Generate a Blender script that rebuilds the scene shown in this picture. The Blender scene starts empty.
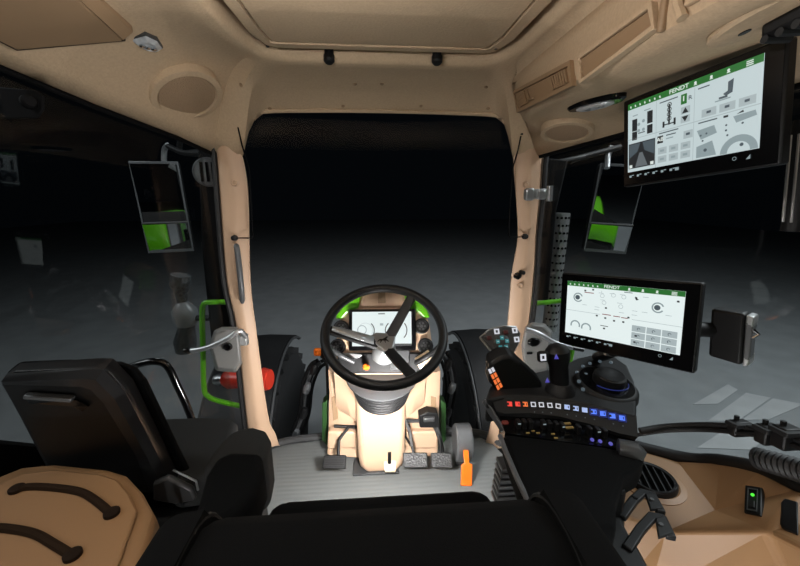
import bpy, bmesh, math, random
from mathutils import Vector, Matrix
from mathutils.bvhtree import BVHTree
random.seed(7)
SC = bpy.context.scene
COL = SC.collection
V = Vector

# ------------------------------------------------------------------ camera
F = 362.0
PITCH, YAW = math.radians(13.7), math.radians(4.2)
CAM = V((0, 0, 1.2))


def ray(px, py):
    a, b = (px - 400) / F, (283 - py) / F
    fy = math.cos(PITCH) + b * math.sin(PITCH)
    z = -math.sin(PITCH) + b * math.cos(PITCH)
    return V((a * math.cos(YAW) + fy * math.sin(YAW), -a * math.sin(YAW) + fy * math.cos(YAW), z))


def P(px, py, X=None, Y=None, Z=None):
    """the point of the cab seen along one direction, at a known width, depth or height"""
    d = ray(px, py)
    t = (X - CAM.x) / d.x if X is not None else (Y - CAM.y) / d.y if Y is not None else (Z - CAM.z) / d.z
    return CAM + d * t


cam = bpy.data.cameras.new('camera')
cam.sensor_width = 36
cam.lens = 36 * F / 800
cam.clip_start = 0.02
co = bpy.data.objects.new('camera', cam)
COL.objects.link(co)
co.location = CAM
co.rotation_euler = (math.pi / 2 - PITCH, 0, -YAW)
SC.camera = co

# ------------------------------------------------------------------ materials


def lin(c):
    return tuple(((v / 255) / 12.92 if v <= 10 else ((v / 255 + .055) / 1.055) ** 2.4) for v in c) + (1,)


def mat(name, rgb, rough=.5, metal=0.0, bump=0, scale=300, spec=.5, kind='noise', emit=0, vary=0, coat=0):
    m = bpy.data.materials.new(name)
    m.use_nodes = True
    nt = m.node_tree
    b = nt.nodes['Principled BSDF']
    b.inputs['Base Color'].default_value = lin(rgb)
    b.inputs['Roughness'].default_value = rough
    b.inputs['Metallic'].default_value = metal
    b.inputs['Specular IOR Level'].default_value = spec
    if coat:
        b.inputs['Coat Weight'].default_value = coat
    if emit:
        b.inputs['Base Color'].default_value = (.02, .02, .02, 1)
        b.inputs['Emission Color'].default_value = lin(rgb)
        b.inputs['Emission Strength'].default_value = emit
    if bump or vary:
        tc = nt.nodes.new('ShaderNodeTexCoord')
        if kind == 'noise':
            t = nt.nodes.new('ShaderNodeTexNoise')
            t.inputs['Scale'].default_value = scale
            t.inputs['Detail'].default_value = 3
            out = t.outputs['Fac']
        elif kind == 'voronoi':
            t = nt.nodes.new('ShaderNodeTexVoronoi')
            t.inputs['Scale'].default_value = scale
            out = t.outputs['Distance']
        else:
            t = nt.nodes.new('ShaderNodeTexWave')
            t.bands_direction = kind
            t.inputs['Scale'].default_value = scale
            out = t.outputs['Fac']
        nt.links.new(tc.outputs['Object'], t.inputs['Vector'])
        if bump:
            bp = nt.nodes.new('ShaderNodeBump')
            bp.inputs['Strength'].default_value = bump
            bp.inputs['Distance'].default_value = .002
            nt.links.new(out, bp.inputs['Height'])
            nt.links.new(bp.outputs['Normal'], b.inputs['Normal'])
        if vary:
            r = nt.nodes.new('ShaderNodeMixRGB')
            a = lin(rgb)
            r.inputs[1].default_value = tuple(x * (1 - vary) for x in a[:3]) + (1,)
            r.inputs[2].default_value = tuple(min(1, x * (1 + vary)) for x in a[:3]) + (1,)
            nt.links.new(out, r.inputs[0])
            nt.links.new(r.outputs[0], b.inputs['Base Color'])
    return m


def glass_mat(name, tint=(.97, .98, .98), f0=.04, gain=1.0):
    m = bpy.data.materials.new(name)
    m.use_nodes = True
    nt = m.node_tree
    nt.nodes.clear()
    N = nt.nodes.new
    out = N('ShaderNodeOutputMaterial')
    mix = N('ShaderNodeMixShader')
    tr = N('ShaderNodeBsdfTransparent')
    tr.inputs[0].default_value = tint + (1,)
    gl = N('ShaderNodeBsdfGlossy')
    gl.inputs['Roughness'].default_value = 0
    g = N('ShaderNodeNewGeometry')
    dot = N('ShaderNodeVectorMath')
    dot.operation = 'DOT_PRODUCT'
    nt.links.new(g.outputs['Incoming'], dot.inputs[0])
    nt.links.new(g.outputs['Normal'], dot.inputs[1])

    def mth(op, a, b=None):
        n = N('ShaderNodeMath')
        n.operation = op
        for i, v in enumerate((a, b)):
            if v is None:
                continue
            if isinstance(v, (int, float)):
                n.inputs[i].default_value = v
            else:
                nt.links.new(v, n.inputs[i])
        return n.outputs[0]
    k = mth('POWER', mth('SUBTRACT', 1, mth('ABSOLUTE', dot.outputs['Value'])), 5)
    f = mth('MINIMUM', mth('MULTIPLY', mth('ADD', mth('MULTIPLY', k, 1 - f0), f0), gain), 1)
    nt.links.new(f, mix.inputs[0])
    nt.links.new(tr.outputs[0], mix.inputs[1])
    nt.links.new(gl.outputs[0], mix.inputs[2])
    nt.links.new(mix.outputs[0], out.inputs['Surface'])
    return m


M = dict(
    headliner=mat('beige headliner', (184, 159, 129), .85, bump=.5, scale=150, vary=.14),
    beige=mat('beige moulded plastic', (196, 164, 136), .5, bump=.12, scale=600),
    beige_dark=mat('beige trim plastic', (146, 119, 90), .55, bump=.15, scale=600),  # darkened to carry the shade inside the recessed console panels
    beige_low=mat('tan moulded plastic', (144, 109, 74), .5, bump=.12, scale=600),
    grille=mat('beige perforated grille', (158, 131, 103), .8, bump=1.0, scale=260, kind='voronoi'),
    black=mat('black plastic', (15, 15, 16), .5, bump=.08, scale=500, spec=.35),
    soft=mat('black soft plastic', (25, 26, 27), .6, bump=.15, scale=500, spec=.35),
    gloss=mat('gloss black', (8, 8, 9), .15),
    facet=mat('faceted silver reflector', (214, 216, 218), .3, .45, bump=1.0, scale=90, kind='voronoi'),
    shell=mat('black seat shell plastic', (10, 10, 11), .45, bump=.1, scale=500),
    rim=mat('seat shell rim', (32, 32, 33), .35, bump=.1, scale=500),
    housing=mat('grey metallic housing', (120, 122, 124), .38, .7),
    rubber=mat('black rubber', (14, 14, 15), .6),
    fabric=mat('black seat fabric', (7, 8, 9), .95, bump=.5, scale=700, spec=.12),
    fabric2=mat('charcoal seat fabric', (40, 41, 41), .9, bump=.5, scale=700, spec=.2),
    grey=mat('grey plastic', (118, 118, 116), .45, bump=.05, scale=500),
    dgrey=mat('dark grey plastic', (58, 59, 60), .4, bump=.08, scale=500),
    mid=mat('mid grey painted metal', (92, 94, 96), .35, .3),
    chrome=mat('chrome', (215, 216, 218), .12, 1.0),
    silver=mat('brushed silver', (180, 182, 184), .3, .85),
    satin=mat('satin grey metal', (170, 172, 172), .35, .6),
    green=mat('green paint', (92, 176, 20), .3, coat=.5),
    red=mat('red paint', (196, 52, 36), .35),
    orange=mat('orange plastic', (240, 104, 20), .4),
    amber=mat('amber lens', (225, 110, 30), .2),
    cream=mat('cream plastic', (222, 196, 164), .45),
    mat=mat('grey floor mat', (98, 101, 100), .75, bump=.25, scale=14, kind='Y'),
    tread=mat('ribbed tread plate', (28, 29, 30), .45, bump=1.0, scale=110, kind='voronoi'),
    concrete=mat('grey studio concrete', (128, 131, 132), .7, bump=.1, scale=3, vary=.22),
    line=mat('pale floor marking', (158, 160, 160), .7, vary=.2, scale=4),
    tyre=mat('tyre rubber', (22, 22, 23), .8, bump=.3, scale=60),
    clear=glass_mat('window glass', f0=.009, gain=1.0),
    tinted=glass_mat('tinted door glass', (.80, .82, .82), f0=.02),
    pitch=mat('pitch black trim', (7, 7, 8), .7, spec=.12),
    screen=mat('lit white display', (232, 244, 243), .3, emit=.95),
    screen_up=mat('lit pale display', (208, 224, 226), .3, emit=.82),
    s_green=mat('lit green display bar', (34, 118, 44), .3, emit=.75),
    s_white=mat('lit white glyphs', (235, 245, 240), .3, emit=.8),
    s_grey=mat('lit grey glyphs', (160, 178, 182), .3, emit=.7),
    s_pale=mat('lit pale grey tiles', (190, 205, 208), .3, emit=.72),
    s_dark=mat('lit dark glyphs', (34, 38, 42), .3, emit=.7),
    s_slate=mat('lit slate glyphs', (84, 98, 106), .3, emit=.7),
    s_mid=mat('lit mid grey glyphs', (112, 120, 124), .3, emit=.7),
    s_red=mat('lit red glyphs', (150, 70, 70), .3, emit=.7),
    l_red=mat('lit red key', (235, 70, 60), .3, emit=1.0),
    l_orange=mat('lit orange key', (240, 120, 60), .3, emit=1.0),
    l_white=mat('lit white key', (230, 232, 240), .3, emit=.8),
    l_blue=mat('lit blue key', (80, 120, 240), .3, emit=1.2),
    l_pale=mat('lit pale blue key', (180, 200, 245), .3, emit=.9),
    l_violet=mat('lit violet mark', (96, 90, 210), .3, emit=.6),
    l_teal=mat('lit teal key', (50, 140, 145), .3, emit=.7),
    l_led=mat('lit green led', (80, 230, 60), .3, emit=1.2),
    l_yellow=mat('ochre print', (150, 126, 70), .5),
    mirror=mat('mirror glass', (225, 228, 230), .02, 1.0),
)

# ------------------------------------------------------------------ mesh helpers


class MB:
    def __init__(self, xf=None):
        self.bm = bmesh.new()
        self.xf = xf

    def v(self, p):
        p = V(p)
        return self.bm.verts.new(self.xf @ p if self.xf else p)

    def face(self, vs):
        try:
            return self.bm.faces.new(vs)
        except ValueError:
            return None

    def box(self, c, s, R=None):
        c = V(c)
        h = V(s) / 2
        vs = []
        for i in (-1, 1):
            for j in (-1, 1):
                for k in (-1, 1):
                    o = V((i * h.x, j * h.y, k * h.z))
                    vs.append(self.v(c + (R @ o if R else o)))
        for f in ((0, 1, 3, 2), (4, 6, 7, 5), (0, 4, 5, 1), (2, 3, 7, 6), (0, 2, 6, 4), (1, 5, 7, 3)):
            self.face([vs[i] for i in f])
        return self

    def loft(self, rows, close=False, caps=False):
        g = [[self.v(p) for p in r] for r in rows]
        n = len(g[0])
        for a, b in zip(g[:-1], g[1:]):
            for i in range(n if close else n - 1):
                j = (i + 1) % n
                self.face((a[i], a[j], b[j], b[i]))
        if caps:
            self.face(list(reversed(g[0])))
            self.face(g[-1])
        return self

    def prism(self, poly, vec):
        vec = V(vec)
        return self.loft([[V(p) for p in poly], [V(p) + vec for p in poly]], close=True, caps=True)

    def ringprism(self, outer, inner, vec):
        vec = V(vec)
        o = [V(p) for p in outer]
        i = [V(p) for p in inner]
        return self.loft([i, o, [p + vec for p in o], [p + vec for p in i], i], close=True)

    def tube(self, pts, r, seg=10, closed=False):
        pts = [V(p) for p in pts]
        n = len(pts)
        rs = r if isinstance(r, (list, tuple)) else [r] * n
        rows = []
        prev = None
        for i, p in enumerate(pts):
            if closed:
                t = pts[(i + 1) % n] - pts[i - 1]
            else:
                t = pts[min(i + 1, n - 1)] - pts[max(i - 1, 0)]
            t.normalize()
            if prev is None:
                up = V((0, 0, 1)) if abs(t.z) < .9 else V((1, 0, 0))
                a = t.cross(up).normalized()
            else:
                a = (prev - t * prev.dot(t)).normalized()
            prev = a
            b = t.cross(a)
            rows.append([p + (a * math.cos(k) + b * math.sin(k)) * rs[i] for k in [2 * math.pi * q / seg for q in range(seg)]])
        if closed:
            rows.append(rows[0])
        return self.loft(rows, close=True, caps=not closed)

    def lathe(self, prof, o=(0, 0, 0), axis=(0, 0, 1), seg=32, sx=1, sy=1, ref=None):
        o = V(o)
        ax = V(axis).normalized()
        up = V(ref) if ref else (V((1, 0, 0)) if abs(ax.x) < .9 else V((0, 1, 0)))
        a = (up - ax * up.dot(ax)).normalized()
        b = ax.cross(a)
        rows = []
        for r, h in prof:
            r = max(r, 1e-4)
            rows.append([o + ax * h + a * (r * sx * math.cos(t)) + b * (r * sy * math.sin(t)) for t in [2 * math.pi * q / seg for q in range(seg)]])
        return self.loft(rows, close=True, caps=True)


def smooth_path(pts, n=6):
    """catmull-rom through points"""
    pts = [V(p) for p in pts]
    out = []
    q = [pts[0] * 2 - pts[1]] + pts + [pts[-1] * 2 - pts[-2]]
    for i in range(1, len(q) - 2):
        for k in range(n):
            t = k / n
            a, b, c, d = q[i - 1], q[i], q[i + 1], q[i + 2]
            out.append(.5 * ((2 * b) + (c - a) * t + (2 * a - 5 * b + 4 * c - d) * t * t + (3 * b - a - 3 * c + d) * t ** 3))
    out.append(pts[-1])
    return out


W = {}


def obj(name, mb, m, parent=None, bevel=0, sub=0, solid=0, flat=False, seg=2, soff=-1):
    bm = mb.bm
    bmesh.ops.recalc_face_normals(bm, faces=bm.faces)
    if parent is not None:
        bm.transform(W[parent.name].inverted())
        w = W[parent.name]
    else:
        cs = [v.co for v in bm.verts]
        lo = V((min(c[i] for c in cs) for i in range(3)))
        hi = V((max(c[i] for c in cs) for i in range(3)))
        w = Matrix.Translation(((lo.x + hi.x) / 2, (lo.y + hi.y) / 2, lo.z))
        bm.transform(w.inverted())
    me = bpy.data.meshes.new(name)
    bm.to_mesh(me)
    bm.free()
    me.materials.append(M[m] if isinstance(m, str) else m)
    if not flat:
        for p in me.polygons:
            p.use_smooth = True
        me.set_sharp_from_angle(angle=math.radians(38))
    o = bpy.data.objects.new(name, me)
    COL.objects.link(o)
    W[o.name] = w
    if parent is not None:
        o.parent = parent
    else:
        o.matrix_world = w
    if solid:
        s = o.modifiers.new('thick', 'SOLIDIFY')
        s.thickness = solid
        s.offset = soff
    if bevel:
        b = o.modifiers.new('bevel', 'BEVEL')
        b.width = bevel
        b.segments = seg
        b.limit_method = 'ANGLE'
        b.angle_limit = math.radians(40)
    if sub:
        b = o.modifiers.new('sub', 'SUBSURF')
        b.levels = sub
        b.render_levels = sub
    return o


def tag(o, label=None, cat=None, group=None, kind=None):
    if label:
        o['label'] = label
    if cat:
        o['category'] = cat
    if group:
        o['group'] = group
    if kind:
        o['kind'] = kind
    return o


def thing(name, label, cat, loc=(0, 0, 0), mtx=None, group=None):
    o = bpy.data.objects.new(name, None)
    o.empty_display_size = .05
    COL.objects.link(o)
    w = mtx if mtx is not None else Matrix.Translation(loc)
    o.matrix_world = w
    W[o.name] = w.copy()
    return tag(o, label, cat, group)


def frame(c, right, up):
    r = V(right).normalized()
    u = V(up)
    u = (u - r * u.dot(r)).normalized()
    y = u.cross(r)
    m = Matrix((r, y, u)).transposed().to_4x4()
    m.translation = V(c)
    return m


def struct(name, mb, m, **k):
    return tag(obj(name, mb, m, **k), kind='structure')


def text_into(mb, s, size, at, flatten=.0003):
    """block lettering in the local x-z plane of the builder, facing -y"""
    c = bpy.data.curves.new('lettering', 'FONT')
    c.body = s
    c.size = size
    c.align_x = 'CENTER'
    c.align_y = 'CENTER'
    c.offset = size * .02
    t = bpy.data.objects.new('lettering', c)
    COL.objects.link(t)
    dg = bpy.context.evaluated_depsgraph_get()
    me = t.evaluated_get(dg).to_mesh()
    vs = [mb.v((at[0] + v.co.x * 1.15, at[1], at[2] + v.co.y)) for v in me.vertices]
    for p in me.polygons:
        mb.face([vs[i] for i in p.vertices])
    t.evaluated_get(dg).to_mesh_clear()
    bpy.data.objects.remove(t)
    bpy.data.curves.remove(c)
    return mb

# ------------------------------------------------------------------ the setting: outside ground


GZ = -1.45
struct('floor_outside', MB().box((0, 5, GZ - .05), (60, 70, .1)), 'concrete')
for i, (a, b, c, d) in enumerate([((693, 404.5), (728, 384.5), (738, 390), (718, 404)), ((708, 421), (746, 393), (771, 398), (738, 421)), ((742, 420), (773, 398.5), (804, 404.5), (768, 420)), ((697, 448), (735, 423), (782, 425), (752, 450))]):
    struct('trim_%d' % (20 + i), MB().prism([P(*q, Z=GZ + .004) for q in (a, b, c, d)], (0, 0, .004)), 'line')  # pools of light on the concrete, drawn as paler slabs

# ------------------------------------------------------------------ ceiling
ST = [((-.97, -.9, 1.53), (-.37, -.9, 1.6)), ((-.96, 0, 1.53), (-.37, 0, 1.6)), ((-.92, .6, 1.52), (-.37, .5, 1.6)),
      ((-.852, .996, 1.491), (-.37, .85, 1.6)), ((-.766, 1.167, 1.443), (-.365, 1.05, 1.6)), ((-.659, 1.383, 1.393), (-.355, 1.17, 1.6)),
      ((-.60, 1.5, 1.355), (-.335, 1.235, 1.6)), ((-.545, 1.505, 1.335), (-.325, 1.247, 1.6)), ((-.495, 1.51, 1.345), (-.315, 1.255, 1.6)),
      ((-.468, 1.515, 1.43), (-.30, 1.268, 1.6)), ((-.445, 1.525, 1.475), (-.28, 1.275, 1.6)), ((-.41, 1.54, 1.505), (-.25, 1.28, 1.6)),
      ((-.2, 1.57, 1.518), (-.13, 1.282, 1.6)), ((.04, 1.58, 1.522), (.04, 1.282, 1.6)), ((.28, 1.57, 1.518), (.21, 1.282, 1.6)),
      ((.495, 1.54, 1.505), (.33, 1.28, 1.6)), ((.53, 1.525, 1.475), (.36, 1.275, 1.6)), ((.545, 1.515, 1.43), (.38, 1.265, 1.6)),
      ((.57, 1.51, 1.345), (.395, 1.255, 1.6)), ((.62, 1.505, 1.335), (.405, 1.245, 1.6)), ((.668, 1.5, 1.355), (.415, 1.23, 1.6)),
      ((.485, 1.34, 1.575), (.435, 1.17, 1.6)), ((.485, 1.1, 1.578), (.44, 1.08, 1.6)), ((.485, .8, 1.578), (.445, .8, 1.6)), ((.485, .5, 1.578), (.445, .5, 1.6)),
      ((.485, 0, 1.578), (.445, 0, 1.6)), ((.485, -.9, 1.578), (.445, -.9, 1.6))]
rows = []
for k in range(11):
    s = k / 10
    r = []
    for i, (o, n) in enumerate(ST):
        o, n = V(o), V(n)
        p = o.lerp(n, s)
        d = (n - o)
        hgt = abs(d.z)
        p.z += (.42 if abs(o.x) > .6 and o.x < 0 else .26) * hgt * math.sin(math.pi * s) ** 1.0
        r.append(p)
    rows.append(r)
cx = V((.04, .3, 0))
inn = rows[-1]


def shrink(pts, d, z):
    out = []
    for p in pts:
        q = p - V((.04, 0, 0))
        out.append(V((p.x - math.copysign(d, q.x) * min(1, abs(q.x) * 4), p.y - (d if p.y > 1 else 0), z)))
    return out


rows.append(shrink(inn, .008, 1.604))
rows.append(shrink(inn, .014, 1.615))
rows.append(shrink(inn, .018, 1.665))
cb = MB()
cb.loft(rows)
top = shrink(inn, .018, 1.665)
n = len(top)
h = n // 2
cb.loft([top[:h + 1], list(reversed(top[n - h - 1:]))])
cb.bm.normal_update()
bvh = BVHTree.FromBMesh(cb.bm)
ceil = struct('ceiling', cb, 'headliner', solid=.02, soff=1)


def hit(px, py, tree=bvh):
    p, nn, i, d = tree.ray_cast(CAM, ray(px, py).normalized())
    if nn.dot(ray(px, py)) > 0:
        nn = -nn
    return p, nn


for q in [(241, 85), (355, 84), (382, 84), (486, 87), (270, 108.5), (343, 106), (421, 106), (488, 108.5)]:
    p, nn = hit(*q)
    obj('screw_cap', MB().lathe([(.007, -.004), (.007, .001), (.005, .003)], p, nn, 12), 'beige_dark', ceil)
# header strip along the windscreen top
hp = smooth_path([V(s[0]) + V((0, -.012, .004)) for s in ST[10:17]], 4)
struct('trim_7', MB().tube(hp, .009, 8), 'headliner')

# roof hatch --------------------------------------------------------
t = thing('roof_hatch', 'beige roof hatch with flat fabric panel recessed in the ceiling', 'roof hatch', (.04, .7, 1.62))
zo = 1.618
outer = [(-.345, .1, zo), (-.322, 1.12, zo), (-.30, 1.205, zo), (-.27, 1.222, zo), (.345, 1.222, zo), (.378, 1.205, zo), (.402, 1.12, zo), (.43, .1, zo)]
inner = [(-.305, .14, zo), (-.291, 1.11, zo), (-.282, 1.18, zo), (-.268, 1.188, zo), (.338, 1.188, zo), (.352, 1.18, zo), (.368, 1.11, zo), (.385, .14, zo)]
obj('hatch_frame', MB().ringprism(outer, inner, (0, 0, .03)), 'headliner', t, bevel=.006)
inset = [(p[0] * .985 + .0006, p[1] - .004 if p[1] > 1 else p[1] + .004, zo + .003) for p in inner]
obj('fabric_panel', MB().prism(inset, (0, 0, .02)), 'headliner', t, bevel=.003)
for q in ((267.5, 46.5), (496, 49)):
    obj('screw', MB().lathe([(.005, -.004), (.005, .001)], P(*q, Z=zo), (0, 0, -1), 10), 'rubber', t)
for q in ((329, 57), (437, 58)):
    p = P(*q, Z=1.612)
    c = obj('catch', MB().lathe([(.014, -.05), (.014, -.006), (.017, -.004), (.017, .012), (.012, .018)], p, (0, -.25, -1), 16), 'black', t)
# overhead locker ---------------------------------------------------
t = thing('overhead_locker', 'beige angular locker lid on the roof beside the silver dome lamp', 'locker', P(80, 20, Z=1.53))


def off(px, py, d):
    p, nn = hit(px, py)
    return p + nn * d


a0, a1, a2 = off(121, 36.6, .012), off(14, 45.5, .012), off(132, 27.5, .012)
a3 = P(-4, 38, Z=a1.z + .012)
a4 = a2 + V((.03, -.35, .035))
a5 = a3 + V((.0, -.3, .02))
r0 = a0.lerp(a2, .1)
r1 = a0 + V((-.005, -.35, .004))
r1 = P(78, 0, Z=a0.z + .008)
r1 = a0 + (r1 - a0) * 2.2
mb = MB()
lo = [a0, a1, a3, a5, r1]
upv = V((0, 0, .03))
mb.prism(lo, upv)
obj('lid', mb, 'beige_dark', t, bevel=.004)
lc_ = sum(lo, V()) / 5
obj('lid_seal', MB().prism([lc_ + (p - lc_) * 1.03 + V((0, 0, .0025)) for p in lo], upv), mat('dark brown seal', (64, 50, 37), .8), t)
mb = MB()
mb.prism([a0, r1, a4, a2], upv)
obj('lid_facet', mb, 'beige_dark', t, bevel=.004)
# dome lamp, left
p, nn = hit(147, 42)
fr = frame(p, V((1, -.25, .1)), nn)
t = thing('dome_lamp', 'small silver wedge-shaped dome lamp on the beige ceiling', 'lamp', mtx=fr)
inv = fr.inverted()
shape = [tuple((inv @ hit(*q)[0])[:2]) for q in ((131, 41), (145, 32), (156.5, 37), (162, 46), (158.5, 51.5), (147, 52), (137, 47.5))]
ccx, ccy = sum(a for a, b in shape) / 7, sum(b for a, b in shape) / 7
big = lambda k, z: [(ccx + (a - ccx) * k, ccy + (b - ccy) * k, z) for a, b in shape]
obj('lamp_base', MB(fr).loft([big(1.06, -.02), big(1.06, .001), big(1.0, .003)], close=True, caps=True), 'dgrey', t)
obj('reflector', MB(fr).loft([big(1.0, .001), big(.97, .004), big(.66, .011), big(.60, .009)], close=True, caps=True), 'facet', t, flat=True)
for k in (.25, .5, .75):
    a, b = V(big(.72, .021)[0]).lerp(V(big(.72, .021)[3]), k).xy
    obj('led', MB(fr).lathe([(.007, .006), (.007, .013), (.004, .015)], (a, b, 0), (0, 0, 1), 8), 'chrome', t, flat=True)


def speaker(pix, label, r, tree=bvh):
    p, nn = hit(*pix, tree)
    nn = (nn * .75 + V((0, -.05, -.25))).normalized()
    p = p + nn * .012
    fr = frame(p, V((1, 0, 0)) - nn * nn.x, V((0, 1, 0)) - nn * nn.y)
    fr = Matrix((fr.col[0].xyz, nn.cross(fr.col[0].xyz), nn)).transposed().to_4x4()
    fr.translation = p
    t = thing('ceiling_speaker', label, 'speaker', mtx=fr, group='round beige ceiling speakers')
    obj('speaker_rim', MB(fr).lathe([(r, -.03), (r, .001), (r * .97, .006), (r * .82, .008), (r * .78, .002), (r * .78, -.02)], (0, 0, 0), (0, 0, 1), 40), 'headliner', t)
    obj('speaker_grille', MB(fr).lathe([(r * .78, -.01), (r * .775, .003), (r * .5, .006), (.001, .007)], (0, 0, 0), (0, 0, 1), 40), 'grille', t)


speaker((186, 93), 'round beige ceiling speaker beside the silver dome lamp, left of the windscreen', .108)

# overhead console on the right -------------------------------------
RE = [(1.5, .668, 1.355), (1.235, .827, 1.40), (1.054, .935, 1.435), (.891, 1.00, 1.455), (.6, 1.02, 1.465), (0, 1.04, 1.47), (-.9, 1.05, 1.47)]


def redge(y):
    for (y0, x0, z0), (y1, x1, z1) in zip(RE[:-1], RE[1:]):
        if y1 <= y <= y0:
            k = (y - y0) / (y1 - y0)
            return V((x0 + (x1 - x0) * k, y, z0 + (z1 - z0) * k))
    return V(RE[0])


t = thing('overhead_console', 'beige overhead console with vents and blank panels along the right roof edge', 'console', (.6, .5, 1.45))
rows = []
a, b = V((.478, 1.345, 1.583)), V((.668, 1.5, 1.35))
rows.append([a, a.lerp(b, .08), a.lerp(b, .2) + V((0, 0, .0)), a.lerp(b, .35), a.lerp(b, .5) + V((0, 0, .0)), a.lerp(b, .65), a.lerp(b, .85), b, b + V((.012, 0, .01))])
for y in (1.26, 1.18, 1.08, .9, .7, .5, .2, -.2, -.9):
    e = redge(y)
    k = max(0, min(1, (1.34 - y) / .2)) ** .6
    top = V((.478, y, 1.583))
    cr = V((.48, y, 1.452))
    r = [top, V((.480, y, 1.56)), V((.481, y, 1.48)), V((.484, y, 1.462)), V((.495, y, 1.452)), V((.52, y, 1.447))]
    base = V((.52, y, 1.447))
    r += [base.lerp(e, .5) + V((0, 0, .006)), e, e + V((.012, 0, .012))]
    f = 1 if y < 1.2 else .72
    if f < 1:
        ln = rows[0]
        r = [q.lerp(l, 1 - f) for q, l in zip(r, ln)]
    rows.append(r)
cb = MB()
cb.loft(rows)
cb.bm.normal_update()
bv2 = BVHTree.FromBMesh(cb.bm)
obj('console_body', cb, 'headliner', t, solid=.015, soff=1)
XF = .479


def facepoly(q):
    return [P(*p, X=XF) for p in q]


def inset_poly(pts, d):
    c = sum(pts, V((0, 0, 0))) / len(pts)
    out = []
    for p in pts:
        q = p - c
        out.append(c + V((0, q.y - math.copysign(d, q.y), q.z - math.copysign(d, q.z))))
    return out


def yz(y0, y1, z0, z1, x=XF):
    return [V((x, y0, z0)), V((x, y1, z0)), V((x, y1, z1)), V((x, y0, z1))]


# vent / radio unit
u = facepoly([(515, 91), (573, 60), (575, 86), (519, 113)])
obj('vent_surround', MB().ringprism([p + V((.004, 0, 0)) for p in u], [p + V((.004, 0, 0)) for p in inset_poly(u, .010)], (-.012, 0, 0)), 'beige_dark', t, bevel=.002)
ui = inset_poly(u, .011)
pl = obj('vent_plate', MB().prism([p + V((.004, 0, 0)) for p in ui], (-.006, 0, 0)), 'beige_dark', t)


def lerp4(q, s, r):
    return q[0].lerp(q[1], s).lerp(q[3].lerp(q[2], s), r)


for s0, s1 in ((.03, .22), (.72, .97)):
    mb = MB()
    for k in range(7):
        ss = s0 + (s1 - s0) * (k + .5) / 7
        ds = (s1 - s0) / 7 * .32
        mb.prism([lerp4(ui, ss - ds, .06) + V((-.001, 0, 0)), lerp4(ui, ss + ds, .06) + V((-.001, 0, 0)), lerp4(ui, ss + ds, .94) + V((-.001, 0, 0)), lerp4(ui, ss - ds, .94) + V((-.001, 0, 0))], (-.007, 0, 0))
    obj('vent_louvre', mb, 'beige_dark', t)
mb = MB()
mb.tube([lerp4(ui, .27, .15) + V((-.004, 0, 0)), lerp4(ui, .27, .8) + V((-.006, 0, 0)), lerp4(ui, .36, .82) + V((-.006, 0, 0))], .0035, 6)
obj('vent_catch', mb, 'beige_dark', t)
# blank panel
u = facepoly([(581, 56), (657, 1), (659.5, 29), (583, 84)])
u[1] = V((XF, u[1].y, u[1].z))
obj('panel_surround', MB().ringprism([p + V((.004, 0, 0)) for p in u], [p + V((.004, 0, 0)) for p in inset_poly(u, .008)], (-.014, 0, 0)), 'headliner', t, bevel=.002)
ui = inset_poly(u, .0095)
obj('blank_panel', MB().prism([p + V((.004, 0, 0)) for p in ui], (-.010, 0, 0)), 'beige_dark', t, bevel=.003)
# slot divider and dark radio recess behind
yb = u[1].y
obj('panel_divider', MB().box((XF, yb - .02, 1.51), (.012, .012, .1)), 'beige_dark', t, bevel=.004)
obj('panel_divider', MB().tube(smooth_path([(XF, yb - .055, 1.57), (XF - .004, yb - .05, 1.50), (XF - .002, yb - .065, 1.462)], 5), .008, 8), 'headliner', t)
q = yz(yb - .34, yb - .068, 1.475, 1.57)
obj('radio_recess', MB().ringprism([p + V((.004, 0, 0)) for p in q], [p + V((.004, 0, 0)) for p in inset_poly(q, .008)], (-.011, 0, 0)), 'headliner', t, bevel=.003)
obj('radio_blank', MB().prism([p + V((.003, 0, 0)) for p in inset_poly(q, .009)], (-.006, 0, 0)), 'gloss', t)
# raised mounting pad near the rear
p, nn = hit(770, 14, bv2)
fr = frame(p, V((0, -1, .1)), nn)
obj('mount_pad', MB(fr).lathe([(.075, -.01), (.075, .002), (.068, .006), (.001, .006)], (0, 0, 0), (0, 0, 1), 24, sx=1.2, sy=.55), 'headliner', t)
obj('pad_hole', MB(fr).lathe([(.006, .005), (.006, .0075)], (-.035, -.0, 0), (0, 0, 1), 10, sx=1.6, sy=.8), 'rubber', t)
# black strap clip at rear
fr = frame(hit(790, 12, bv2)[0], V((0, -1, .1)), hit(790, 12, bv2)[1])
t2 = thing('roof_clip', 'black ribbed clip on the console by the top right corner', 'clip', mtx=fr)
obj('clip_body', MB(fr).box((.03, 0, .014), (.11, .036, .028)), 'black', t2, bevel=.008)
for k in range(5):
    obj('clip_rib', MB(fr).tube([(-.015 + k * .02, -.02, .028), (-.015 + k * .02, .02, .028)], .006, 8), 'rubber', t2)
speaker((567, 128.5), 'round beige ceiling speaker under the console, right of the windscreen', .085, bv2)
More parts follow.
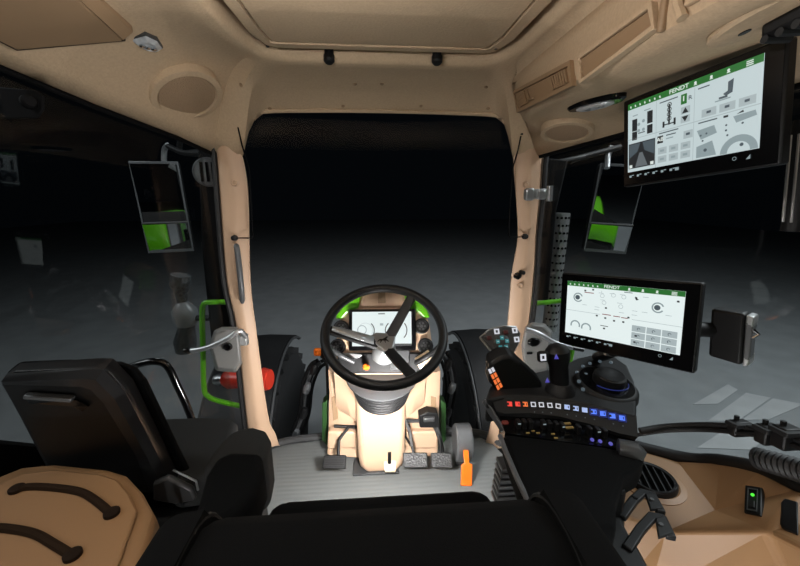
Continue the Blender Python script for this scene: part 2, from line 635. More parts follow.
# right dome lamp
p, nn = hit(595, 101.5, bv2)
fr = frame(p, V((.35, -1, 0)), nn)
t = thing('dome_lamp', 'black oval dome lamp with chrome reflectors beside the upper screen', 'lamp', mtx=fr)
obj('lamp_base', MB(fr).lathe([(.072, -.01), (.072, .006), (.066, .012), (.001, .012)], (0, 0, 0), (0, 0, 1), 32, sx=1.22, sy=.52), 'gloss', t)
obj('reflector', MB(fr).lathe([(.036, .010), (.036, .0145), (.028, .018), (.001, .0145)], (0, 0, 0), (0, 0, 1), 12, sx=1.6, sy=.72), 'facet', t, flat=True)
for dx in (-.02, .02):
    obj('led', MB(fr).lathe([(.007, .012), (.007, .019)], (dx, 0, 0), (0, 0, 1), 12), 'satin', t)

# ------------------------------------------------------------------ pillars


def pillar(name, rowpix, yl, yr, depth=.11):
    rows = []
    for (l, r) in rowpix:
        a, b = P(*l, Y=yl), P(*r, Y=yr)
        d = b - a
        b2_ = P(r[0] - .3, r[1], Y=yr + .02)
        a2_ = P(l[0] + .3, l[1], Y=yl + .02)
        rows.append([P(l[0] + 1.5, l[1], Y=yl + depth), a2_, a + d * .05 + V((0, .004, 0)), a + d * .12, a + d * .42 - V((0, .012, 0)), a + d * .62 - V((0, .010, 0)), a + d * .80 + V((0, .004, 0)), a + d * .95 + V((0, .006, 0)), b2_, P(r[0] - 1.5, r[1], Y=yr + depth)])
    fine = []
    cols = list(zip(*rows))
    cols = [smooth_path(c, 4) for c in cols]
    fine = list(zip(*cols))
    return struct(name, MB().loft(fine, close=True, caps=True), 'beige')


LPX = [((215, 146), (239, 146)), ((217, 165), (245, 165)), ((219.5, 200), (249, 200)), ((226, 281), (251, 280)), ((236, 330), (257.5, 336)), ((246, 421), (268.5, 415)), ((250, 436), (276, 434)), ((252, 448), (280, 446))]
RPX = [((514, 146), (546, 146)), ((513, 165), (543, 165)), ((516, 204), (541, 195)), ((517, 239), (537, 235)), ((511, 275), (535, 275)), ((507, 324), (530, 322)), ((500, 380), (522, 380)), ((487, 436), (514, 433)), ((482, 448), (512, 446))]
pl = pillar('trim_1', LPX, 1.49, 1.50)
pr_ = pillar('trim_2', RPX, 1.50, 1.49)
# black seals beside the pillars
sl = [P(l[0] - 2.2, l[1], Y=1.50) for l, r in LPX]
struct('trim_3', MB().tube(smooth_path(sl, 3), .011, 8), 'rubber')
sr = [P(r[0] + 2.4, r[1], Y=1.50) for l, r in RPX]
struct('trim_4', MB().tube(smooth_path(sr, 3), .011, 8), 'rubber')
# pillar fittings
for q in ((234.5, 183),):
    obj('screw_cap', MB().lathe([(.013, -.005), (.013, .003), (.009, .006), (.007, .003), (.001, .003)], P(*q, Y=1.475), (0, -1, .1), 18), 'beige', pl)
for q in ((526, 184.5), (520, 286)):
    obj('screw_cap', MB().lathe([(.012, -.005), (.012, .003), (.008, .006), (.006, .003), (.001, .003)], P(*q, Y=1.475), (0, -1, .1), 18), 'beige', pr_)
hs = [P(236, 244, Y=1.47), P(237.5, 252, Y=1.455), P(239.5, 270, Y=1.45), P(241.5, 290, Y=1.452), P(242.5, 303, Y=1.47)]
gh = obj('grab_grip', MB().tube(smooth_path(hs, 4), [.006] + [.011] * 15 + [.006], 10), 'mid', pl)
t = thing('pillar_knob', 'black double knob on the right windscreen pillar', 'knob', P(520, 275, Y=1.47))
obj('knob_base', MB().lathe([(.014, -.02), (.014, .0), (.01, .004)], P(518.5, 276, Y=1.48), (0, -1, .1), 16), 'black', t)
obj('knob_cap', MB().lathe([(.009, -.02), (.009, .012), (.006, .016)], P(522.5, 272.5, Y=1.47), (0, -1, .1), 16), 'black', t)
obj('knob_cap', MB().lathe([(.009, -.02), (.010, .012), (.006, .016)], P(517, 277, Y=1.47), (0, -1, .1), 16), 'gloss', t)


def blind_rod(label, pts, knob):
    t = thing('blind_rod', label, 'rod', knob, group='thin black blind rods')
    obj('rod', MB().tube(pts, .0028, 8), 'pitch', t)
    obj('end_knob', MB().lathe([(.010, -.014), (.012, -.004), (.010, .012), (.004, .015)], knob, (0, -1, .1), 14), 'black', t)
    obj('end_knob', MB().lathe([(.006, -.012), (.007, .006), (.004, .009)], pts[0], (0, -.5, -1), 12), 'black', t)


blind_rod('thin black bent rod on the left windscreen pillar', [P(236.5, 121, Y=1.45), P(242, 145, Y=1.46), P(249, 168, Y=1.47), P(251, 200, Y=1.47), P(253, 236, Y=1.47), P(252, 238, Y=1.47), P(234.5, 238, Y=1.47)], P(234.5, 238, Y=1.47))
blind_rod('thin black bent rod on the right windscreen pillar', [P(521.5, 133, Y=1.46), P(518, 150, Y=1.46), P(513, 167, Y=1.47), P(510.5, 200, Y=1.47), P(508.8, 235, Y=1.47), P(510, 237.5, Y=1.47), P(525, 236.5, Y=1.47)], P(525, 236.5, Y=1.47))
# chrome window hinge on the right pillar
t = thing('window_striker', 'chrome striker block on the right windscreen pillar below the ceiling', 'striker', P(540, 194, Y=1.45))
fr = frame(P(537, 194, Y=1.45), (1, .0, .04), (0, 0, 1))
obj('hinge_plate', MB(fr).box((0, 0, 0), (.105, .02, .04)), 'satin', t, bevel=.005)
obj('hinge_block', MB(fr).box((-.036, -.01, 0), (.034, .02, .048)), 'silver', t, bevel=.006)
obj('hinge_block', MB(fr).box((.012, -.012, -.004), (.03, .02, .036)), 'silver', t, bevel=.004)
obj('hinge_pin', MB(fr).lathe([(.012, -.03), (.012, .03)], (.05, -.004, 0), (0, 0, 1), 14), 'silver', t)

# ------------------------------------------------------------------ glass
rows = []
for k in range(13):
    z = .02 + (1.50 - .02) * k / 12
    r = []
    for q in range(15):
        s = q / 14
        x = -.53 + 1.13 * s
        y = 1.535 + .10 * math.sin(math.pi * s)
        r.append((x, y, z))
    rows.append(r)
struct('window_1', MB().loft(rows), 'clear')
def side_glass(name, x0, sg, pts, ztop, zlow):
    rows = []
    for z0 in (0, 1):
        pass
    lo = [V((x, y, zlow)) for x, y in pts]
    hi = [V((x, y, zt)) for (x, y), zt in zip(pts, ztop)]
    mb = MB()
    off_ = V((sg * .005, 0, 0))
    mb.loft([lo, hi, [p + off_ for p in hi], [p + off_ for p in lo], lo])
    return struct(name, mb, 'tinted', flat=True)


side_glass('window_2', -.62, -1, [(-.63, 1.48), (-.885, .97), (-.935, .83), (-.965, .6), (-.98, -.7)], [1.385, 1.51, 1.52, 1.53, 1.53], .02)
side_glass('window_3', .69, 1, [(.702, 1.48), (1.044, .91), (1.075, .75), (1.09, .5), (1.09, -.7)], [1.37, 1.47, 1.48, 1.48, 1.48], .02)
# black gaskets under the roof edges
struct('trim_5', MB().tube([V(s[0]) + V((-.006, -.004, -.004)) for s in ST[:7]], .008, 8), 'pitch')
struct('trim_6', MB().tube([V((x, y, z)) + V((.008, -.004, -.004)) for y, x, z in RE], .009, 8), 'pitch')
# low black door panel beside the passenger seat
wl = [P(-40, 440, X=-.93), P(0, 442, X=-.925), P(40, 446, X=-.90)]
struct('wall_left', MB().loft([[p + V((-.03, 0, -.5)) for p in wl], [p + V((-.03, 0, 0)) for p in wl], [p + V((-.01, 0, .008)) for p in wl], [p + V((.03, 0, -.01)) for p in wl], [p + V((.04, 0, -.5)) for p in wl]]), 'pitch')
# window stay latch top left
t = thing('window_catch', 'dark round window catch at the top of the left window', 'catch', P(28, 102, X=-.84))
obj('catch_plate', MB().prism([P(*q, Y=1.0) for q in ((-12, 86), (34, 90), (42, 96), (42, 110), (36, 118), (-12, 119))], (.003, .005, 0)), 'pitch', t, bevel=.002)
obj('catch_knob', MB().lathe([(.016, 0), (.016, .014), (.011, .02)], P(28, 102, Y=.998), (.8, -.6, 0), 16), 'pitch', t)

# ------------------------------------------------------------------ floor
fb = MB()
fb.prism([(-.56, .15, 0), (.62, .15, 0), (.62, 1.30, 0), (.56, 1.5, 0), (.50, 1.56, 0), (.03, 1.6, 0), (-.48, 1.56, 0), (-.52, 1.5, 0), (-.56, 1.30, 0)], (0, 0, .02))
struct('floor', fb, 'mat')
struct('baseboard_front', MB().tube(smooth_path([(-.56, 1.48, .03), (-.48, 1.555, .035), (-.25, 1.585, .04), (.03, 1.60, .04), (.3, 1.585, .04), (.52, 1.555, .035), (.6, 1.48, .03)], 4), .018, 8), 'dgrey')

# ------------------------------------------------------------------ steering column and dash
t = thing('steering_column', 'beige steering column with black bellows and instrument panel behind the wheel', 'steering column', (.03, 1.45, .02))
# pedestal outer body
Yb = 1.46


def pr3(pts, Y):
    return [P(*q, Y=Y) for q in pts]


mb = MB()
rowsP = []
for (py, xl, xr, dy) in [(372, 328, 441, .02), (392, 329, 440.5, 0), (420, 328.5, 439, .0), (440, 328, 438.5, -.005), (449, 327.5, 438.5, -.02), (456, 327, 438, -.03)]:
    Yr = Yb + dy
    a, b = P(xl, py, Y=Yr), P(xr, py, Y=Yr)
    d = b - a
    rowsP.append([a + V((0, .13, 0)), a + V((0, .015, 0)), a + d * .04, a + d * .3 - V((0, .01, 0)), a + d * .5 - V((0, .012, 0)), a + d * .7 - V((0, .01, 0)), a + d * .96, b + V((0, .015, 0)), b + V((0, .13, 0))])
mb.loft(rowsP, close=True, caps=True)
obj('pedestal', mb, 'beige', t)
# recessed side pockets
for q in ([(332, 398), (337, 395), (338, 419), (333, 421)], [(431, 396), (436, 398), (436, 410), (431, 413)]):
    obj('pedestal_slot', MB().prism(pr3(q, Yb - .004), (0, .01, 0)), 'beige_dark', t, bevel=.002)
# ledges left and right of the nose
for q in ([(328, 432), (360, 432), (360, 449), (327, 449)], [(402, 432), (438, 432), (438, 449), (402, 449)]):
    obj('pedestal_ledge', MB().prism(pr3(q, Yb - .035), (0, .05, 0)), 'beige', t, bevel=.008)
# nose (front box)
mb = MB()
R0 = []
for (z, xl, xr, yf) in [(.025, -.058, .094, 1.345), (.055, -.075, .112, 1.335), (.10, -.082, .12, 1.335), (.24, -.084, .122, 1.345), (.34, -.086, .124, 1.36), (.42, -.10, .14, 1.39)]:
    w = .018
    R0.append([V((xl, 1.5, z)), V((xl, yf + w, z)), V((xl + w, yf, z)), V((xr - w, yf, z)), V((xr, yf + w, z)), V((xr, 1.5, z))])
mb.loft(R0, close=True, caps=True)
obj('pedestal_nose', mb, 'beige', t, bevel=.006)
# shoulders either side sweeping to bellows
for s in (-1, 1):
    mb = MB()
    c = .02
    rws = []
    for k in range(7):
        f = k / 6
        x0 = c + s * (.10 + .10 * f)
        zt = .43 + .05 * f
        rws.append([(x0, 1.46, zt), (x0, 1.40 + .03 * f, zt - .02), (x0, 1.39 + .05 * f, zt - .10), (x0, 1.40 + .05 * f, zt - .2 + .02 * f), (x0, 1.47, zt - .23)])
    mb.loft(rws, close=True, caps=True)
    obj('shoulder', mb, 'beige', t, bevel=.004)
# bellows
AX = V((0, -.545, .839))
bo = V((.024, 1.30, .462))
bx = V((0, -.36, .933))
prof = [(.09, -.05)]
for k in range(6):
    h0 = -.045 + k * .021
    rr = .098 + k * .0045
    prof += [(rr - .003, h0), (rr + .008, h0 + .008), (rr + .008, h0 + .013), (rr - .003, h0 + .020)]
prof += [(.12, .086), (.10, .09)]
obj('bellows', MB().lathe(prof, bo, bx, 40), 'black', t)
obj('collar', MB().lathe([(.11, .084), (.132, .086), (.142, .091), (.142, .097), (.12, .102), (.02, .102)], bo, bx, 40), 'dgrey', t)
# instrument panel, in its own frame: x right, z up, -y to the driver
FD = frame((.026, 1.235, .729), (.99, -.10, .02), (.0, .33, .944))
outl = [(-.085, .135), (.088, .135), (.128, .105), (.158, .06), (.172, .01), (.18, -.06), (.175, -.12), (.145, -.165), (-.145, -.165), (-.172, -.12), (-.172, -.06), (-.165, .01), (-.15, .06), (-.122, .105)]
mb = MB(FD)
mb.loft([[(x * .93, -.0, z * .96) for x, z in outl], [(x, .02, z) for x, z in outl], [(x * .98, .07, z * .98) for x, z in outl], [(x * .7, .11, z * .8) for x, z in outl]], close=True, caps=True)
ip = obj('instrument_panel', mb, 'beige', t, bevel=.004)
# centre hood above the display
mb = MB(FD)
mb.loft([[(-.082, -.012, .078), (-.068, -.012, .125), (-.045, -.006, .146), (.05, -.006, .146), (.072, -.012, .125), (.086, -.012, .078)], [(-.082, .05, .078), (-.068, .05, .125), (-.045, .05, .146), (.05, .05, .146), (.072, .05, .125), (.086, .05, .078)]], close=True, caps=True)
hd = obj('display_hood', mb, 'beige', t, bevel=.006)
obj('hood_rib', MB(FD).prism([(-.014, -.014, .092), (.014, -.014, .092), (.012, -.010, .138), (-.012, -.010, .138)], (0, .01, 0)), 'beige_dark', hd, bevel=.002)
for s in (-1, 1):
    q = [(.088, .075), (.078, .125), (.105, .128), (.150, .092), (.172, .04), (.150, .034), (.118, .068)]
    obj('green_shoulder', MB(FD).prism([(s * x + .002, -.008, z) for x, z in q], (0, .06, 0)), 'green', t, bevel=.006)
# display
dm = obj('display_housing', MB(FD).box((.002, -.008, -.003), (.238, .03, .146)), 'gloss', t, bevel=.004)
obj('display_screen', MB(FD).prism([(-.105, -.0235, -.06), (.106, -.0235, -.06), (.106, -.0235, .061), (-.105, -.0235, .061)], (0, .0008, 0)), 'screen', dm)


def arc(mb, cx, cz, r, w, a0, a1, y, n=20, sx=1):
    rw = []
    for k in range(n + 1):
        a = math.radians(a0 + (a1 - a0) * k / n)
        rw.append([(cx + sx * r * math.cos(a), y, cz + r * math.sin(a)), (cx + sx * (r + w) * math.cos(a), y, cz + (r + w) * math.sin(a))])
    return mb.loft(rw)


def rect(mb, x0, z0, x1, z1, y):
    return mb.loft([[(x0, y, z0), (x1, y, z0)], [(x0, y, z1), (x1, y, z1)]])


mb = MB(FD)
yy = -.0242
arc(mb, -.058, -.005, .030, .0035, -50, 50, yy)
arc(mb, .045, -.005, .030, .0035, 130, 230, yy)
arc(mb, .052, -.005, .036, .0035, -45, 40, yy)
rect(mb, -.012, .052, .012, .055, yy)
obj('dial_arc', mb, 's_dark', dm)
mb = MB(FD)
arc(mb, -.058, -.005, .026, .001, 0, 360, yy)
arc(mb, -.07, -.003, .014, .003, 0, 360, yy)
rect(mb, -.09, -.034, -.075, -.03, yy)
rect(mb, -.006, .012, .006, .02, yy)
rect(mb, -.02, -.02, .0, -.015, yy)
rect(mb, .03, .015, .055, .017, yy)
rect(mb, .03, -.034, .04, -.03, yy)
obj('dial_figure', mb, 's_pale', dm)
obj('display_footer', rect(MB(FD), .01, -.06, .106, -.052, -.0242), 's_dark', dm)
# gauges / knobs on the panel either side
for (x, z) in ((-.148, .004), (-.16, -.062), (.142, .008), (.155, -.062)):
    g = obj('gauge', MB(FD).lathe([(.028, -.004), (.028, .010), (.023, .013), (.021, .006), (.001, .006)], (x, -.002, z), (0, -1, 0), 28), 'black', t)
    mb = MB(FD)
    for k in range(6):
        a = k * math.pi / 3
        mb.box((x + .012 * math.cos(a), -.010, z + .012 * math.sin(a)), (.006, .003, .006))
    mb.lathe([(.006, .005), (.006, .011)], (x, -.002, z), (0, -1, 0), 12)
    obj('gauge_button', mb, 'dgrey', g)
# dark lower fascia
obj('lower_fascia', MB(FD).prism([(-.155, -.012, -.085), (.155, -.012, -.085), (.165, -.008, -.115), (.135, -.008, -.158), (-.135, -.008, -.158), (-.165, -.008, -.115)], (0, .03, 0)), 'black', t, bevel=.006)
obj('fascia_strip', MB(FD).prism([(-.155, -.016, -.098), (-.09, -.016, -.104), (-.07, -.016, -.094), (-.075, -.016, -.088), (-.15, -.016, -.084)], (0, .01, 0)), 'satin', t, bevel=.002)
obj('fascia_plate', MB(FD).prism([(.02, -.02, -.075), (.10, -.02, -.075), (.095, -.02, -.14), (.03, -.02, -.145)], (0, .02, 0)), 'dgrey', t, bevel=.004)
rs = obj('red_switch', MB(FD).lathe([(.011, -.01), (.011, .03), (.007, .036)], (-.055, -.01, -.135), (0, -1, .2), 14), 'amber', t)
# stalks
for nm, pts, rr, mm in (('control_stalk', [(.12, -.02, -.12), (.15, -.05, -.10), (.185, -.06, -.075), (.225, -.065, -.035)], [.008, .010, .011, .009], 'black'),
                        ('control_stalk', [(-.10, -.02, -.115), (-.14, -.045, -.09), (-.17, -.05, -.07)], [.008, .011, .010], 'dgrey')):
    obj(nm, MB(FD).tube(smooth_path(pts, 4), .0095, 10), mm, t)
sp = obj('switch_plate', MB(FD).prism([(.115, -.018, -.105), (.165, -.018, -.075), (.178, -.018, -.10), (.135, -.018, -.145)], (0, .02, 0)), 'cream', t, bevel=.003)
mb = MB(FD)
for k in range(3):
    arc(mb, .135 + k * .013, -.108 + k * .008, .004, .002, 0, 360, -.0185)
obj('switch_mark', mb, 's_dark', sp)
# dark green side panels of the column, outside
for x, w in ((327, -1), (441, 1)):
    obj('side_panel', MB().prism([P(x, 400, Y=1.5), P(x + w * 5, 404, Y=1.5), P(x + w * 5, 440, Y=1.5), P(x, 446, Y=1.5)], (0, .06, 0)), mat('dark green plastic', (30, 66, 24), .5), t, bevel=.003)

# steering wheel ------------------------------------------------------
HC = V((.03, 1.077, .779))
FW = frame(HC, (1, 0, 0), (0, .839, .545))       # x right, z up the rim, -y towards the driver
t = thing('steering_wheel', 'black three-spoke steering wheel with silver spoke and hub', 'steering wheel', mtx=FW)
Rw = .186
rim = [(Rw * math.cos(a), 0, Rw * math.sin(a)) for a in [2 * math.pi * k / 72 for k in range(72)]]
obj('rim', MB(FW).tube(rim, .0148, 14, closed=True), 'black', t)


def spoke(ang, m, r0, r1, w0, w1, name='spoke', edge=None):
    a = math.radians(ang)
    d = V((math.cos(a), 0, math.sin(a)))
    s = V((-math.sin(a), 0, math.cos(a)))
    dip = lambda r: .08 * (1 - (r / Rw)) ** 1.0
    rws = []
    for k in range(9):
        f = k / 8
        r = r0 + (r1 - r0) * f
        w = w0 + (w1 - w0) * f
        y = dip(r) - .004
        c = d * r
        rws.append([c + s * w + V((0, y + .008, 0)), c + s * w * .9 + V((0, y - .002, 0)), c + V((0, y - .006, 0)), c - s * w * .9 + V((0, y - .002, 0)), c - s * w + V((0, y + .008, 0)), c + V((0, y + .012, 0))])
    o = obj(name, MB(FW).loft(rws, close=True, caps=True), m, t)
    return o


sl_ = spoke(175, 'black', .015, .182, .021, .015)
mb = MB(FW)
a = math.radians(175)
d, s = V((math.cos(a), 0, math.sin(a))), V((-math.sin(a), 0, math.cos(a)))
mb.loft([[d * r + s * w + V((0, .08 * (1 - r / Rw) - .013, 0)), d * r - s * w + V((0, .08 * (1 - r / Rw) - .013, 0))] for r, w in ((.035, .015), (.08, .014), (.12, .012), (.165, .009))])
obj('spoke_inlay', mb, 'satin', sl_, solid=.003)
spoke(56, 'black', .015, .182, .018, .016)
spoke(-64, 'black', .015, .182, .018, .016)
obj('hub', MB(FW).lathe([(.028, .064), (.034, .07), (.038, .09), (.042, .125)], (0, .0, -.004), (0, 1, 0), 32), 'satin', t)
pts = [(a * 1.14, b * 1.14) for a, b in [(-.046, .026), (-.026, .040), (.030, .034), (.036, .026), (.028, -.020), (.016, -.034), (.002, -.034), (-.044, .012)]]
hp_ = obj('hub_plate', MB(FW).loft([[(x * .95, .080, z * .95) for x, z in pts], [(x * .92, .061, z * .92) for x, z in pts], [(x * .84, .058, z * .84) for x, z in pts]], close=True, caps=True), 'silver', t, bevel=.002)
# emblem: a small dark leaping horse
hz = [(-.020, .002), (-.014, .008), (-.006, .007), (.002, .011), (.008, .016), (.013, .019), (.018, .015), (.013, .012), (.011, .006), (.016, .001), (.019, -.006), (.015, -.005), (.010, .000), (.006, -.001), (.008, -.009), (.005, -.009), (.002, .000), (-.006, .000), (-.010, -.007), (-.014, -.010), (-.012, -.004), (-.012, .001), (-.017, .000), (-.022, -.006), (-.023, -.003)]
mb = MB(FW)
f = mb.face([mb.v((x * .9 - .002, .0577, z * .9 + .006)) for x, z in hz])
bmesh.ops.triangulate(mb.bm, faces=mb.bm.faces)
obj('emblem', mb, 'gloss', hp_, solid=.0006)

# pedals ---------------------------------------------------------------


def pedal(name, label, pad, armpts, m='tread', am='black', ar=.007, grp='pedals on the cab floor'):
    c = sum(pad, V()) / 4
    t = thing(name, label, 'pedal', c, group=grp)
    nn = (pad[1] - pad[0]).cross(pad[3] - pad[0]).normalized()
    po = obj('pedal_pad', MB().prism(pad, nn * .014), m, t, bevel=.004)
    mb = MB()
    for k in range(6):
        s0, s1 = (k + .25) / 6, (k + .6) / 6
        a, b = pad[0].lerp(pad[3], s0), pad[1].lerp(pad[2], s0)
        c_, d_ = pad[0].lerp(pad[3], s1), pad[1].lerp(pad[2], s1)
        a, b = a.lerp(b, .06), a.lerp(b, .94)
        c_, d_ = c_.lerp(d_, .06), c_.lerp(d_, .94)
        up = -nn if nn.z < 0 else nn
        o_ = up * (.014 if nn.z > 0 else 0)
        mb.prism([a + o_, b + o_, d_ + o_, c_ + o_], up * .003)
    obj('pad_rib', mb, m, po)
    obj('pedal_arm', MB().tube(armpts, ar, 8), am, t)
    return t


def padq(q, zb, zt):
    tl, tr, br, bl = q
    return [P(*bl, Z=zb), P(*br, Z=zb), P(*tr, Z=zt), P(*tl, Z=zt)]


pedal('clutch_pedal', 'black ribbed pedal at the left foot of the beige column', padq([(324.5, 455.5), (346.5, 455.5), (346, 469), (322.5, 469)], .075, .11), [P(338, 458, Z=.09), P(339, 440, Y=1.40), P(348.5, 427, Y=1.43), P(357, 427, Y=1.44), P(334, 426, Y=1.44)], m='black')
bp = pedal('brake_pedal', 'wide dark brake pedal at the right foot of the column, nearer the beige foot', padq([(403, 453), (427, 453), (427.5, 468), (403.5, 468)], .075, .115), [P(414, 455, Z=.10), P(411, 440, Y=1.39), P(408, 424, Y=1.42)], am='black')
obj('linkage', MB().tube([P(405, 420, Y=1.40), P(410, 432, Y=1.39), P(412, 447, Y=1.37)], .006, 8), 'silver', bp)
obj('linkage', MB().tube([P(404, 421, Y=1.41), P(405, 436, Y=1.40), P(411, 446, Y=1.38)], .005, 8), 'black', bp)
obj('linkage', MB().tube([P(404, 421, Y=1.41), P(420, 421, Y=1.43)], .008, 8), 'dgrey', bp)
pedal('brake_pedal', 'narrower dotted brake pedal beside the grey round housing', padq([(430.5, 453), (451, 453), (452.5, 468), (431.5, 468)], .075, .115), [P(441, 456, Z=.10), P(440, 440, Y=1.39), P(434, 426, Y=1.43)])
t = thing('pedal_bracket', 'black pedal bracket bolted to the right side of the beige column', 'bracket', P(428, 422, Y=1.42))
obj('bracket_body', MB().prism(pr3([(419, 416), (428, 412), (438, 414), (440, 428), (420, 428)], 1.40), (0, .05, 0)), 'black', t, bevel=.004)
obj('bracket_lid', MB().box(P(429, 419, Y=1.395), (.05, .02, .02)), 'dgrey', t, bevel=.004)
obj('bracket_arm', MB().tube([P(436, 424, Y=1.41), P(441, 440, Y=1.41), P(443, 452, Y=1.40)], .008, 8), 'dgrey', t)
t = thing('foot_switch', 'small cream foot switch on a black stem in front of the column', 'pedal', P(390, 466, Z=.05))
obj('switch_pad', MB().prism(padq([(383, 461), (397, 461), (396, 473), (384.5, 473)], .055, .075), (0, .004, .016)), 'cream', t, bevel=.006)
obj('switch_stem', MB().tube([P(389.5, 463, Z=.08), P(389.5, 452, Y=1.335)], .008, 10), 'black', t)
obj('switch_plate', MB().box(P(376, 466, Z=.024), (.20, .10, .012)), 'dgrey', t, bevel=.003)
t = thing('throttle_pedal', 'orange pedal lever below a rounded grey housing', 'pedal', P(464, 455, Z=.03))
mb = MB()
hc = P(463, 444, Y=1.36)
rws = []
for x in (-.036, -.030, .030, .036):
    k = .92 if abs(x) > .033 else 1
    rws.append([hc + V((x, .012 + .062 * k * math.cos(a) * (1.0), .088 * k * math.sin(a) + .0)) for a in [2 * math.pi * q / 28 for q in range(28)]])
mb.loft(rws, close=True, caps=True)
obj('housing', mb, 'housing', t)
obj('housing_foot', MB().box(hc + V((0, .03, -.08)), (.06, .06, .10)), 'dgrey', t, bevel=.006)
obj('pedal_lever', MB().prism([P(463.5, 450, Y=1.30), P(468.5, 450, Y=1.30), P(469.5, 463, Y=1.275), P(472.5, 464, Y=1.275), P(472, 486, Y=1.24), P(461, 485, Y=1.24), P(461.5, 464, Y=1.275), P(464.5, 463, Y=1.275)], (0, .006, -.010)), 'orange', t, bevel=.002)

# ------------------------------------------------------------------ monitors


